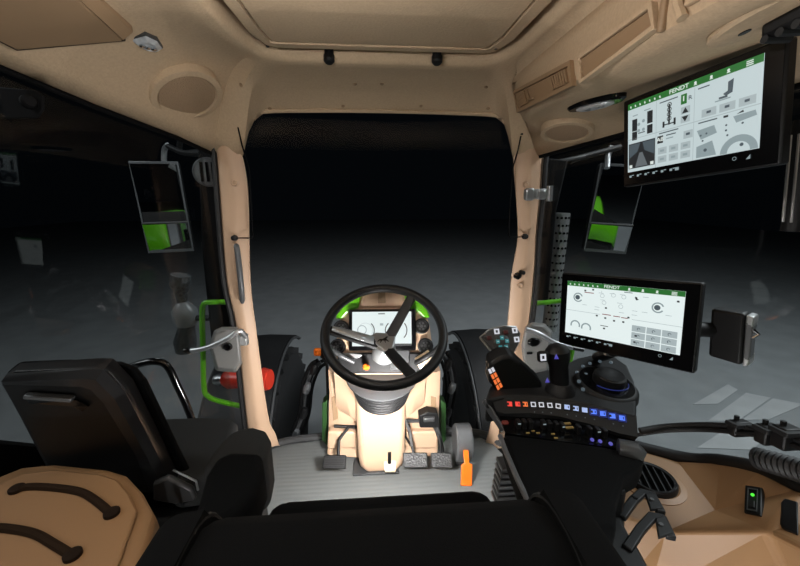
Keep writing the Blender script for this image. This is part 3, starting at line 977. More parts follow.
def monitor(label, fr, box, W_, H_, scr, lower):
    t = thing('touch_screen', label, 'monitor', mtx=fr)
    x0, x1, z0, z1 = box
    c = ((x0 + x1) / 2, .014, (z0 + z1) / 2)
    hs = obj('housing', MB(fr).box(c, (x1 - x0, .026, z1 - z0)), 'black', t, bevel=.005)
    obj('back_shell', MB(fr).loft([[(x0 + .02, .026, z0 + .02), (x1 - .02, .026, z0 + .02), (x1 - .02, .026, z1 - .02), (x0 + .02, .026, z1 - .02)], [(x0 + .05, .05, z0 + .04), (x1 - .05, .05, z0 + .04), (x1 - .05, .05, z1 - .04), (x0 + .05, .05, z1 - .04)]], close=True, caps=True), 'black', t, bevel=.004)
    obj('front_glass', MB(fr).prism([(x0 + .004, .0012, z0 + .004), (x1 - .004, .0012, z0 + .004), (x1 - .004, .0012, z1 - .004), (x0 + .004, .0012, z1 - .004)], (0, -.0018, 0)), 'gloss', t)
    U = lambda u: -W_ / 2 + u * W_
    Q = lambda v: H_ / 2 - v * H_
    L1, L2, L3 = -.0020, -.0026, -.0032
    s = obj('display', MB(fr).prism([(U(0), -.0006, Q(1)), (U(1), -.0006, Q(1)), (U(1), -.0006, Q(0)), (U(0), -.0006, Q(0))], (0, -.0010, 0)), scr, t)
    G = {}

    single = {'soft_key_print': 'soft_key', 'dial_print': 'dial_symbol', 'ring_print': 'ring_symbol', 'key_row_print': 'shortcut_key', 'caption_print': 'caption_line', 'pale_glyph_print': 'pale_symbol'}

    def g(name, m):
        if name in single:
            k = (single[name], m, len(G))
            G[k] = MB(fr)
            return G[k]
        if (name, m, 0) not in G:
            G[(name, m, 0)] = MB(fr)
        return G[(name, m, 0)]

    def R(name, m, u0, v0, u1, v1, y=L2):
        rect(g(name, m), U(u0), Q(v1), U(u1), Q(v0), y)

    def A(name, m, u, v, r, w, a0=0, a1=360, y=L2):
        arc(g(name, m), U(u), Q(v), r * W_, w * W_, a0, a1, y)

    def D(name, m, u, v, r, y=L2):
        A(name, m, u, v, 0.0001, r, 0, 360, y)

    def T(name, m, pts, y=L2):
        b = g(name, m)
        b.face([b.v((U(u), y, Q(v))) for u, v in pts])
    R('status_bar', 's_green', 0, 0, 1, .085, L1)
    fx = .455 if not lower else .43
    text_into(g('status_lettering', 's_white'), 'FENDT', H_ * .072, (U(fx), L2, Q(.043)))
    for k in range(7):
        u = .03 + .045 * k
        D('status_icon_print', 's_white', u, .045, .006)
        R('status_icon_print', 's_white', u - .004, .05, u + .008, .066)
    for u in (.58, .69, .80):
        D('status_icon_print', 's_white', u, .04, .009)
        T('status_icon_print', 's_white', [(u - .012, .07), (u + .012, .07), (u, .03)])
    for k in range(3):
        R('status_icon_print', 's_white', .905, .022 + .02 * k, .945, .034 + .02 * k)
    # strip of keys below the picture
    for k in range(6):
        u = .02 + .075 * k
        R('key_row_print', 's_grey', u, 1.055, u + .022, 1.085)
        R('key_row_print', 's_grey', u + .026, 1.05, u + .045, 1.062)
    R('key_row_print', 's_grey', .44, 1.05, .47, 1.09)
    A('key_row_print', 's_grey', .86, 1.07, .010, .003)
    T('key_row_print', 's_grey', [(.93, 1.10), (.955, 1.10), (.955, 1.05)])
    if not lower:
        for u in (.27, .575):
            R('divider', 's_pale', u, .09, u + .004, 1)
        R('divider', 's_pale', 0, .515, 1, .525)
        for u, v in ((.045, .24), (.19, .19), (.045, .42), (.19, .38)):
            R('tyre_print', 's_dark', u, v, u + .05, v + (.17 if v < .3 else .12))
        for u, v in ((.10, .33), (.145, .30), (.10, .42), (.145, .42)):
            D('axle_print', 's_grey', u + .01, v, .014)
        R('axle_print', 's_slate', .105, .45, .17, .465)
        R('caption_print', 's_grey', .05, .18, .10, .195)
        R('caption_print', 's_grey', .16, .155, .22, .17)
        R('caption_print', 's_slate', .30, .13, .45, .145)
        R('caption_print', 's_slate', .60, .125, .68, .14)
        R('caption_print', 's_slate', .30, .54, .46, .555)
        R('caption_print', 's_slate', .61, .545, .74, .56)
        # camera picture tile
        R('camera_picture', 's_dark', .012, .585, .265, .955, L2)
        T('camera_picture_detail_print', 's_slate', [(.02, .60), (.13, .60), (.10, .72), (.02, .80)], L3)
        T('camera_picture_detail_print', 's_slate', [(.15, .60), (.26, .60), (.26, .80), (.17, .72)], L3)
        T('camera_picture_detail_print', 's_mid', [(.08, .94), (.12, .74), (.15, .74), (.20, .94)], L3)
        for u in (.02, .225):
            R('camera_picture_detail_print', 's_white', u, .90, u + .03, .945, L3)
        # driveline pictogram
        R('driveline_print', 's_dark', .375, .19, .39, .46)
        for v in (.2, .26, .32, .38):
            A('driveline_print', 's_dark', .383, v, .013, .006)
        R('driveline_print', 's_dark', .34, .44, .425, .455)
        R('driveline_print', 's_dark', .328, .40, .345, .48)
        R('driveline_print', 's_dark', .42, .39, .437, .48)
        R('gear_key', 's_green', .475, .13, .52, .255)
        text_into(g('gear_lettering', 's_white'), '1', H_ * .09, (U(.497), L3, Q(.19)))
        text_into(g('gear_symbol', 's_slate'), 'R', H_ * .07, (U(.545), L2, Q(.2)))
        R('arrow_tile_print', 's_pale', .475, .29, .545, .38, L1)
        R('arrow_tile_print', 's_pale', .475, .40, .545, .49, L1)
        T('arrow_print', 's_dark', [(.485, .37), (.535, .37), (.51, .30)])
        T('arrow_print', 's_dark', [(.485, .41), (.535, .41), (.51, .48)])
        R('mode_tile', 's_dark', .285, .58, .335, .68)
        text_into(g('mode_lettering', 's_white'), 'A8', H_ * .075, (U(.31), L3, Q(.63)))
        R('caption_print', 's_slate', .36, .585, .44, .60)
        R('caption_print', 's_grey', .36, .63, .42, .645)
        for i in range(3):
            for j in range(2):
                R('soft_key_print', 's_pale', .29 + .095 * i, .74 + .115 * j, .365 + .095 * i, .83 + .115 * j, L1)
                R('soft_key_glyph_print', 's_grey', .31 + .095 * i, .77 + .115 * j, .345 + .095 * i, .80 + .115 * j)
        R('soft_key_print', 's_pale', .50, .60, .57, .70, L1)
        R('soft_key_glyph_print', 's_slate', .52, .63, .55, .66)
        # seat pictogram
        T('seat_print', 's_slate', [(.80, .17), (.835, .15), (.83, .30), (.79, .32), (.77, .29), (.80, .27)])
        R('seat_print', 's_slate', .745, .315, .80, .34)
        R('seat_print', 's_grey', .72, .345, .82, .36)
        for k in range(3):
            R('soft_key_print', 's_pale', .63 + .12 * k, .40, .73 + .12 * k, .495, L1)
            R('soft_key_glyph_print', 's_slate', .665 + .12 * k, .43, .695 + .12 * k, .46)
        R('map_glyph_print', 's_dark', .78, .545, .81, .57)
        T('map_glyph_print', 's_dark', [(.86, .565), (.90, .535), (.905, .56)])
        # field map
        T('map_field_print', 's_grey', [(.60, .64), (.72, .62), (.74, .72), (.63, .76)], L1)
        T('map_field_print', 's_grey', [(.84, .58), (.97, .57), (.98, .63), (.86, .66)], L1)
        T('map_field_print', 's_grey', [(.60, .84), (.71, .80), (.74, .98), (.60, .98)], L1)
        arc(g('map_field_print', 's_grey'), U(.88), Q(.995), .07 * W_, .045 * W_, 0, 180, L1)
        for u, v in ((.63, .71), (.67, .70), (.645, .78), (.80, .66), (.80, .72), (.81, .78), (.90, .68)):
            D('map_glyph_print', 's_slate', u, v, .007)
        D('map_glyph_print', 's_slate', .665, .90, .012)
        D('map_glyph_print', 's_slate', .90, .92, .012)
    else:
        for u, v in ((.118, .29), (.815, .30)):
            A('dial_print', 's_grey', u, v, .036, .012, 20, 330)
            D('dial_print', 's_slate', u - .005, v, .024)
        for u, v in ((.105, .82), (.215, .84)):
            A('ring_print', 's_grey', u, v, .036, .014, -20, 200)
        R('divider', 's_pale', 0, .545, .34, .552)
        R('divider', 's_pale', .62, .55, 1, .557)
        R('divider', 's_pale', .34, .12, .343, .16)
        for u0, v, u1 in ((.18, .175, .27), (.36, .53, .44), (.46, .535, .52), (.53, .54, .585)):
            R('red_line_print', 's_red', u0, v, u1, v + .014)
        for u, v in ((.185, .15), (.26, .12), (.64, .18), (.39, .42), (.31, .58), (.39, .60), (.47, .625), (.55, .62), (.59, .53), (.385, .79), (.66, .82), (.655, .93), (.955, .165)):
            R('dark_glyph_print', 's_dark', u - .008, v - .014, u + .01, v + .014)
        R('dark_glyph_print', 's_dark', .35, .74, .42, .752)
        R('dark_glyph_print', 's_slate', .54, .10, .61, .112)
        T('dark_glyph_print', 's_dark', [(.635, .16), (.665, .21), (.64, .22)])
        for u, v in ((.34, .16), (.44, .15), (.53, .15), (.36, .28), (.51, .30), (.31, .42), (.31, .47), (.64, .40), (.64, .47), (.53, .46), (.72, .40), (.90, .40), (.19, .41), (.72, .15)):
            R('pale_glyph_print', 's_pale', u - .025, v, u + .02, v + .008)
        for u, v in ((.35, .21), (.54, .19), (.37, .33), (.52, .36), (.45, .18)):
            A('pale_glyph_print', 's_pale', u, v, .016, .004)
        for i in range(3):
            for j in range(3):
                R('soft_key_print', 's_pale', .625 + .118 * i, .645 + .12 * j, .735 + .118 * i, .75 + .12 * j, L1)
                A('soft_key_glyph_print', 's_slate', .68 + .118 * i, .70 + .12 * j, .008, .005, 0, 250)
    for (nm, m, _), b in G.items():
        obj(nm, b, m, s if nm != 'shortcut_key' else t, flat=True)
    return t, hs


FU = frame((.649, .764, .0 + 1.344), (.2255, -.9685, .1059), (-.0879, .088, .9922))
tu, _ = monitor('upper touch screen with fields and map, hanging below the beige overhead console', FU, (-.146, .160, -.112, .092), .26, .156, 'screen_up', False)
obj('mount_bracket', MB(FU).box((.02, .06, .03), (.1, .03, .10)), 'black', tu, bevel=.005)
FL = frame((.601, .810, .913), (.5661, -.8192, .0922), (.0066, .1164, .9932))
tl, _ = monitor('lower touch screen with white dials, standing on the black control armrest', FL, (-.150, .158, -.1075, .0925), .26, .143, 'screen', True)
# its stem down to the armrest
sp0 = FL @ V((.01, .05, -.07))
sp1 = P(601, 360, Z=.70)
obj('mount_arm', MB().tube(smooth_path([FL @ V((.0, .05, -.02)), sp0, sp0.lerp(sp1, .5) + V((0, .01, -.01)), sp1 + V((0, .02, .0))], 4), .016, 12), 'black', tl)
obj('mount_joint', MB().lathe([(.024, -.014), (.027, -.006), (.027, .006), (.024, .014)], sp0 + V((0, -.006, -.018)), (0, .2, 1), 20), 'dgrey', tl)
obj('mount_joint', MB().lathe([(.022, -.010), (.024, 0), (.022, .010)], sp0.lerp(sp1, .55), (0, .2, 1), 20), 'silver', tl)

# ------------------------------------------------------------------ armrest console
ZT = .69
t = thing('control_armrest', 'black control armrest with lit buttons, joysticks and rotary dial beside the lower screen', 'armrest', (.45, .7, .45))
topf = [(486, 398), (490, 386), (503, 378), (530, 373), (556, 368), (577, 358), (597, 353.5), (614, 356), (627, 365), (634, 380), (637, 398), (636.5, 416)]
edge = [(636.5, 416), (615, 411.5), (590, 404.5), (560, 398.5), (530, 395.5), (505, 396), (492, 399)]
poly = [P(*q, Z=ZT) for q in topf[:-1]] + [P(*q, Z=ZT) for q in edge]
low = [(638, 437), (618, 433), (590, 424), (560, 416.5), (530, 413), (505, 413.5), (496, 411)]
mb = MB()
mb.prism(poly, (0, 0, -.07))
ab = obj('body', mb, 'soft', t, bevel=.006)
# sloped button strip along the rear edge
up_ = [P(*q, Z=ZT - .002) for q in edge]
lw_ = [P(*q, Z=ZT - .032) for q in low]
mb = MB()
mb.loft([up_, lw_, [p + V((0, .01, -.02)) for p in lw_], [p + V((0, .05, -.04)) for p in up_]], close=False)
mb.bm.normal_update()
bv4 = BVHTree.FromBMesh(mb.bm)
obj('button_strip', mb, 'soft', t)
BX = [509.5, 517.5, 525, 533.2, 541.2, 549.7, 558, 567, 575.8, 584.6, 593.8, 602.8, 612.4, 621.8]
BY = [404.2, 404.3, 404.5, 404.7, 405, 405.6, 406.4, 407.4, 408.8, 410.4, 412.2, 414, 416.4, 418.4]
for i, (x, y) in enumerate(zip(BX, BY)):
    c, nst = hit(x, y, bv4)
    nx = P(x + 5, y + (.8 if i > 5 else .2), Z=ZT - .013) - P(x, y, Z=ZT - .013)
    fr = frame(c, nx, (0, .55, .5))
    fr = Matrix(((nx - nst * nx.dot(nst)).normalized(), -nst, -nst.cross((nx - nst * nx.dot(nst)).normalized()) * -1)).transposed().to_4x4()
    fr.translation = c + nst * .001
    b = obj('button', MB(fr).box((0, .003, 0), (.0165, .008, .0165)), 'black', t, bevel=.002)
    m = 'l_red' if i < 2 else 'l_orange' if i == 2 else 'l_white' if i < 7 else 'l_pale' if i < 10 else 'l_blue'
    mb = MB(fr)
    if 3 <= i < 7:
        o_ = [(-.0062, -.0014, -.0062), (.0062, -.0014, -.0062), (.0062, -.0014, .0062), (-.0062, -.0014, .0062)]
        mb.ringprism(o_, [(a * .6, b_, c_ * .6) for a, b_, c_ in o_], (0, -.0004, 0))
    else:
        rect(mb, -.0062, -.006, .0062, -.003, -.0015)
        rect(mb, -.0062, .003, .0062, .006, -.0015)
        rect(mb, -.0062 if i % 2 else -.002, -.003, .002 if i % 3 else .0062, .003, -.0015)
        rect(mb, .004, -.003, .0062, .003, -.0015)
    obj('button_light', mb, m, b, flat=True)
    if i > 9:
        mb = MB(fr)
        mb.ringprism([(-.009, -.0008, -.009), (.009, -.0008, -.009), (.009, -.0008, .009), (-.009, -.0008, .009)], [(-.0078, -.0008, -.0078), (.0078, -.0008, -.0078), (.0078, -.0008, .0078), (-.0078, -.0008, .0078)], (0, -.0004, 0))
        obj('button_glow_ring', mb, mat('lit deep blue ring', (30, 50, 150), .3, emit=.8), b, flat=True)
    # small printed dots below each button
    if i in (3, 4, 5, 7, 8, 9, 10, 12, 13):
        obj('strip_mark', MB(fr).lathe([(.0016, 0), (.0016, .001)], (0, -.001, -.019), (0, -1, 0), 6), 's_slate', t)
# silver left flank
obj('side_trim', MB().prism([P(486.5, 399, Z=ZT - .006), P(494, 410.5, Z=ZT - .03), P(506, 431, Z=.64), P(503, 432, Z=.62), P(490, 413, Z=.65), P(484.5, 402, Z=ZT - .02)], (-.006, 0, 0)), 'mid', t, bevel=.002)
# dark lever tray under the strip
tray = [P(500, 416, Z=.648), P(560, 419, Z=.648), P(605, 430, Z=.648), P(636, 441, Z=.648), P(630, 449, Z=.645), P(600, 446, Z=.645), P(560, 441, Z=.645), P(505, 433, Z=.645)]
obj('lever_tray', MB().prism(tray, (0, 0, -.06)), 'gloss', t)
LX = [518, 524, 530, 543, 549, 556, 562, 578, 589, 597, 604]
for i, x in enumerate(LX):
    y = 424 + max(0, x - 540) * .14
    c = P(x, y, Z=.655)
    l = obj('small_lever', MB().box(c, (.010, .016, .022)), 'black', t, bevel=.002)
    if i % 3 == 0:
        obj('lever_mark', MB().box(c + V((0, -.0085, .006)), (.007, .001, .002)), 's_grey', l)
for (x, y) in ((567, 423.5), (569.5, 427.5)):
    obj('yellow_mark', MB().box(P(x, y, Z=.662), (.018, .006, .003)), 'l_yellow', t)
for (x, y) in ((533, 431), (538, 433), (528, 433), (553, 434), (556, 438)):
    obj('yellow_mark', MB().box(P(x, y, Z=.652), (.008, .004, .002)), 'l_yellow', t)
for (x, y) in ((592, 440), (600, 441.5), (610.5, 444)):
    obj('violet_light', MB().lathe([(.0045, 0), (.0045, .002)], P(x, y, Z=.65), (0, -.4, 1), 10), 'l_violet', t)
# red rocker at the left end of the tray
obj('red_rocker', MB().box(P(505, 423.5, Z=.645), (.016, .012, .012)), mat('dim red lens', (150, 50, 36), .3, emit=.25), t, bevel=.003)
# dial pod
pc = P(606, 383, Z=.70)
pod = obj('dial_pod', MB().lathe([(.078, -.02), (.076, -.004), (.070, .003), (.066, .004)], pc, (0, -.12, 1), 40, sx=1.0, sy=1.1), 'soft', t)
obj('pod_face', MB().lathe([(.066, .001), (.0655, .0045), (.001, .0045)], pc, (0, -.12, 1), 40, sx=1.0, sy=1.1), 'gloss', t)
kc = P(609, 380, Z=.71)
obj('rotary_dial', MB().lathe([(.040, -.006), (.041, .004), (.039, .016), (.034, .020), (.030, .018), (.001, .017)], kc, (0, -.12, 1), 36), 'black', t)
mb = MB()
for k in range(15):
    pass
rws = []
for k in range(21):
    a = math.radians(200 + 140 * k / 20)
    c_, s_ = math.cos(a), math.sin(a)
    rws.append([kc + V((c_ * .0455, s_ * .0455, -.004)), kc + V((c_ * .0475, s_ * .0475, -.0035)), kc + V((c_ * .0475, s_ * .0475, -.006))])
obj('dial_glow', MB().loft(rws), mat('lit blue rim', (50, 66, 150), .3, emit=.35), t)
for q in ((579, 381), (583, 389), (577, 372), (583, 366), (590, 363), (600, 361), (586, 374), (611, 362)):
    obj('pod_key', MB().lathe([(.0045, -.004), (.0045, .0015), (.003, .0025)], P(*q, Z=.708), (0, -.12, 1), 10), 's_slate', t)
# joystick
jb = P(560, 391, Z=ZT)
jt = P(557, 346, Y=jb.y + .012)
jd = (jt - jb)
j = obj('joystick_boot', MB().lathe([(.038, -.004), (.037, .006), (.030, .014), (.028, .020), (.023, .026)], jb, (0, 0, 1), 28), 'rubber', t)
js = obj('joystick', MB().tube([jb + V((0, 0, .01)), jb + jd * .3, jb + jd * .55, jb + jd * .75, jb + jd * .9, jb + jd * 1.0, jb + jd * 1.05], [.022, .024, .024, .030, .031, .022, .008], 18), 'black', t)
jm = jb + jd * .8
def toward(p, d):
    return p + (CAM - p).normalized() * d
fr = frame(toward(P(543.5, 357.5, Y=jm.y), .030), (1, .1, 0), (0, .3, 1))
mb = MB(fr)
o_ = [(-.0075, 0, -.0085), (.0075, 0, -.0085), (.0075, 0, .0085), (-.0075, 0, .0085)]
mb.ringprism(o_, [(a * .5, b_, c_ * .5) for a, b_, c_ in o_], (0, .002, 0))
obj('joystick_ear', MB(fr).box((.006, .012, 0), (.028, .02, .028)), 'black', t, bevel=.006)
obj('joystick_key', mb, 'l_white', js)
for q in ((556.5, 357.5), (547.5, 381)):
    p = toward(P(*q, Y=jm.y - .02), .01)
    fr = frame(p, (1, 0, 0), (0, .3, 1))
    mb = MB(fr)
    mb.face([mb.v(v) for v in ((-.006, 0, -.004), (.006, 0, -.004), (.003, 0, .003), (0, 0, .009), (-.003, 0, .003))])
    obj('joystick_light', mb, 'l_violet', js, solid=.001)
# keypad lever (left): stem, side keys, head
ky = .86
st = [(490, 364), (502, 357), (512, 356), (523, 366), (543, 384), (542, 394), (504, 397), (489, 384)]
sm = obj('lever_stem', MB().prism([P(*q, Y=ky) for q in st], (0, .045, .012)), 'black', t, bevel=.008)
k0 = [P(487.5, 369.5, Y=ky), P(493.5, 366.5, Y=ky - .004), P(503.5, 387, Y=ky - .004), P(498, 391.5, Y=ky)]
kp = obj('side_keypad', MB().prism([p + V((-.002, -.002, 0)) for p in k0], (.004, .012, 0)), 'black', t)
for i in range(2):
    for jx in range(4):
        s0, s1 = (i + .12) / 2, (i + .88) / 2
        r0_, r1_ = (jx + .12) / 4, (jx + .85) / 4
        q = [lerp4(k0, s0, r0_), lerp4(k0, s1, r0_), lerp4(k0, s1, r1_), lerp4(k0, s0, r1_)]
        q = [toward(p, .005) for p in q]
        obj('orange_key', MB().prism(q, (0, .003, 0)), 'l_orange' if not (jx == 0) else 'l_white', kp)
hd_ = [(482.6, 337), (490.5, 330.3), (504.4, 326.6), (516, 327.6), (519.8, 333.8), (518.2, 343), (511.5, 356.5), (504.4, 359), (493, 350)]
hc_ = P(502, 342, Y=.93)
fh = frame(hc_, (1, .12, 0), (.05, .5, .86))
hl = []
inv = fh.inverted()
for q in hd_:
    # drop onto the head's own plane
    d_ = ray(*q)
    nrm = fh.to_3x3() @ V((0, 1, 0))
    tt = (hc_ - CAM).dot(nrm) / d_.dot(nrm)
    hl.append(inv @ (CAM + d_ * tt))
hh = obj('lever_head', MB(fh).loft([[(p.x * 1.0, .028, p.z) for p in hl], [(p.x * 1.05, .012, p.z * 1.05) for p in hl], [(p.x * 1.05, .004, p.z * 1.05) for p in hl], [(p.x, 0, p.z) for p in hl]], close=True, caps=True), 'dgrey', t, bevel=.002)
obj('head_trim', MB(fh).tube([(p.x * 1.07, .008, p.z * 1.07) for p in hl], .003, 6, closed=True), 'satin', t)


def onhead(px, py):
    d_ = ray(px, py)
    nrm = fh.to_3x3() @ V((0, 1, 0))
    tt = (hc_ - CAM).dot(nrm) / d_.dot(nrm)
    return inv @ (CAM + d_ * tt)


for (px, py, m, s_) in ((496.5, 331.5, 'l_white', .0075), (514.5, 330.5, 'l_white', .0075), (516.5, 339.5, 'l_white', .0075), (507.5, 356, 'l_white', .0075), (489, 338, 'red', .008), (505.5, 332.5, 'red', .008)):
    p = onhead(px, py)
    mb = MB(fh)
    if m == 'l_white':
        o_ = [(p.x - s_, -.001, p.z - s_), (p.x + s_, -.001, p.z - s_), (p.x + s_, -.001, p.z + s_), (p.x - s_, -.001, p.z + s_)]
        mb.ringprism(o_, [(p.x + (a - p.x) * .5, b_, p.z + (c_ - p.z) * .5) for a, b_, c_ in o_], (0, -.002, 0))
        obj('head_key', mb, m, hh)
    else:
        mb.box((p.x, -.002, p.z), (.014, .006, .012))
        obj('head_key', mb, mat('dark red key', (70, 24, 22), .4), hh, bevel=.002)
tp = onhead(502, 343)
obj('teal_pad', MB(fh).lathe([(.024, -.002), (.024, .002), (.02, .004)], (tp.x, 0, tp.z), (0, -1, 0), 24), 'dgrey', hh)
for k in range(5):
    a = k * 2 * math.pi / 5 + .3
    obj('teal_key', MB(fh).box((tp.x + .0145 * math.cos(a), -.005, tp.z + .0145 * math.sin(a)), (.0105, .003, .0105)), 'l_teal', hh, bevel=.001)
    obj('key_mark', MB(fh).box((tp.x + .0145 * math.cos(a), -.0068, tp.z + .0145 * math.sin(a)), (.005, .0006, .0012)), 'l_white', hh)
# neck from stem to head
obj('lever_neck', MB().tube([P(508, 362, Y=ky + .02), hc_ + V((0, .035, -.03)), hc_ + V((.0, .02, 0))], [.024, .02, .012], 12), 'black', t)
# the padded rest
pp = [(503, 433), (560, 440), (604, 446), (632, 452), (641, 447), (645, 455), (640, 466), (625, 474), (616, 500), (617, 528), (585, 532), (552, 527), (526, 497), (510, 455)]
rest = obj('arm_pad', MB().prism([P(*q, Z=.652) for q in pp], (0, 0, -.06)), 'fabric', t, bevel=.012, seg=3)
obj('support_plate', MB().prism([P(*q, Z=.55) for q in ((560, 480), (615, 472), (624, 500), (625, 525), (640, 549), (656, 578), (600, 590), (562, 540))], (0, 0, -.05)), 'black', t, bevel=.008)
obj('pad_rail', MB().tube([P(500, 436, Z=.648), P(506, 452, Z=.648), P(517, 478, Z=.648), P(530, 505, Z=.645)], .006, 8), 'mid', t)
obj('pad_end', MB().tube([P(618, 448, Z=.655), P(636, 452, Z=.655), P(644, 457, Z=.65)], [.02, .022, .012], 14), 'dgrey', t)
obj('arm_support', MB().box((.45, .66, .34), (.12, .16, .55)), 'black', t, bevel=.01)
# ribbed side bellows left of the pad
mb = MB()
for k in range(7):
    f = k / 6
    mb.box(P(508 - 2 * f, 464 + 34 * f, Y=.80), (.05 + .02 * f, .05, .012))
t2 = tag(obj('rubber_bellows', mb, 'dgrey', bevel=.003), 'ribbed dark grey bellows beside the control armrest', 'bellows')
# hooked brackets right of the pad
for i, (pts, lab) in enumerate((([(622, 516), (634, 500), (642, 493), (652, 496), (660, 511), (650, 512)], 'black hooked bracket nearest the round air vent'), ([(628, 548), (640, 530), (652, 517), (662, 519), (670, 536), (658, 540)], 'larger black hooked bracket below the other one'))):
    t2 = thing('hook_bracket', lab, 'bracket', P(*pts[0], Z=.55), group='hooked brackets by the armrest')
    q = [P(*p, Z=.55) for p in pts]
    mb = MB()
    for a, b in zip(q[:-2], q[1:-1]):
        d = (b - a)
        fr = frame((a + b) / 2, d, (0, 0, 1))
        mb2 = mb
        mb.xf = fr
        mb.box((0, 0, 0), (d.length + .012, .018, .012))
    mb.xf = None
    obj('hook_arm', mb, 'black', t2, bevel=.003)
    obj('hook_plate', MB().prism([q[2] + V((0, -.008, .008)), q[3] + V((.004, 0, .008)), q[4] + V((.006, 0, .008)), q[5] + V((0, 0, .008))], (0, 0, -.008)), 'soft', t2, bevel=.002)
    obj('hook_bolt', MB().lathe([(.004, 0), (.004, .003)], q[3].lerp(q[5], .45) + V((0, 0, .008)), (0, 0, 1), 10), 'mid', t2)

# ------------------------------------------------------------------ right side panel (wall)
ZP = .47
A0 = V((.60, .98, ZP))
A1 = P(676, 459.5, Z=ZP)
Vx = P(715, 510, Z=ZP)
A2 = P(667, 531, Z=ZP)
A3 = V((.50, .70, ZP))
A3b = V((.45, .95, ZP))
S1 = P(720, 462, X=.90)
S2 = P(760, 470, X=.90)
S3 = P(800, 489, X=.90)
S4 = P(850, 515, X=.92)
B1 = P(768, 531, X=.76)
B2 = P(800, 547, X=.74)
B3 = P(840, 570, X=.70)
L0 = P(650, 600, Z=.30)
L1_ = P(800, 600, Z=.42)
mb = MB()
vs = {k: mb.v(p) for k, p in dict(A0=A0, A1=A1, Vx=Vx, A2=A2, A3=A3, A3b=A3b, S1=S1, S2=S2, S3=S3, S4=S4, B1=B1, B2=B2, B3=B3, L0=L0, L1=L1_, A4=P(610, 600, Z=.30)).items()}
for f in (('A0', 'A1', 'Vx', 'A2', 'A3', 'A3b'), ('A1', 'S1', 'S2', 'Vx'), ('S2', 'S3', 'B1', 'Vx'), ('S3', 'S4', 'B3', 'B2', 'B1'), ('A2', 'Vx', 'B1', 'L0'), ('B1', 'B2', 'B3', 'L1', 'L0'), ('A3', 'A2', 'L0', 'A4')):
    mb.face([vs[k] for k in f])
bmesh.ops.triangulate(mb.bm, faces=mb.bm.faces)
mb.bm.normal_update()
bv3 = BVHTree.FromBMesh(mb.bm)
wr = struct('wall_right', mb, 'beige_low', solid=.03, soff=-1, bevel=.012, seg=3, flat=True)
# sill gasket
struct('trim_8', MB().tube(smooth_path([A0 + V((-.02, .02, .005)), A1 + V((.0, .012, .004)), S1 + V((0.004, .004, .002)), S2 + V((.006, 0, .002)), S3 + V((.006, 0, .002)), S4 + V((.0, 0, .002))], 4), .016, 10), 'rubber')
# air vent
p, nn = hit(650, 481, bv3)
fr = frame(p, V((1, -.35, 0)), V((0, 0, 1)))
fr = frame(p, V((1, -.2, 0)), V((0, 1, 0)))
fr = Matrix.Translation(p) @ Matrix.Rotation(math.radians(-20), 4, 'Z')


def air_vent(fr, label):
    t = thing('air_vent', label, 'air vent', mtx=fr, group='round black air vents on the right panel')
    obj('vent_ring', MB(fr).lathe([(.060, -.01), (.060, .010), (.056, .016), (.049, .014), (.047, .004), (.047, -.008)], (0, 0, 0), (0, 0, 1), 36), 'black', t)
    obj('vent_bowl', MB(fr).lathe([(.048, -.004), (.047, .004), (.001, .004)], (0, 0, 0), (0, 0, 1), 36), 'pitch', t)
    for k in range(5):
        x = -.034 + k * .017
        l = math.sqrt(max(.0001, .0475 ** 2 - x * x))
        obj('vent_slat', MB(fr).box((x, 0, .009), (.004, 2 * l, .008), Matrix.Rotation(.5, 3, 'Y')), 'soft', t)
    obj('vent_collar', MB(fr).lathe([(.078, -.004), (.078, .002), (.064, .005), (.060, .002)], (0, 0, 0), (0, 0, 1), 36), 'beige_low', t)


air_vent(fr, 'round black louvred air vent on the tan side panel beside the hooked brackets')
# switch plate
p, nn = hit(754.5, 500, bv3)
q = [hit(*k, bv3)[0] for k in ((746, 486), (763, 488.5), (762, 517), (745, 513.5))]
ns = hit(754.5, 500, bv3)[1]
t = thing('rocker_switch', 'small black switch plate with green light on the tan panel', 'switch', p)
obj('switch_plate', MB().prism([k + ns * .004 for k in q], -ns * .012), 'black', t, bevel=.002)


def sw(s0, s1, r0, r1, h_=.0045):
    return [lerp4(q, s0, r0) + ns * h_, lerp4(q, s1, r0) + ns * h_, lerp4(q, s1, r1) + ns * h_, lerp4(q, s0, r1) + ns * h_]


obj('switch_rim', MB().ringprism(sw(.2, .8, .1, .9), sw(.25, .75, .14, .86), ns * .0015), 'mid', t)
obj('rocker', MB().prism(sw(.34, .66, .56, .8), ns * .003), 'soft', t, bevel=.001)
lc = lerp4(q, .5, .34) + ns * .004
obj('green_light', MB().lathe([(.0035, 0), (.0035, .002)], lc, ns, 10), 'l_led', t)
# black inset at the right edge
p, nn = hit(795, 520, bv3)
t = tag(obj('storage_pocket', MB().prism([hit(*q, bv3)[0] + nn * .004 for q in ((781, 503), (784, 499), (798, 503), (798.5, 536), (784, 530), (780, 524))], -nn * .01), 'black', bevel=.003), 'black rounded inset at the right end of the tan panel', 'pocket')
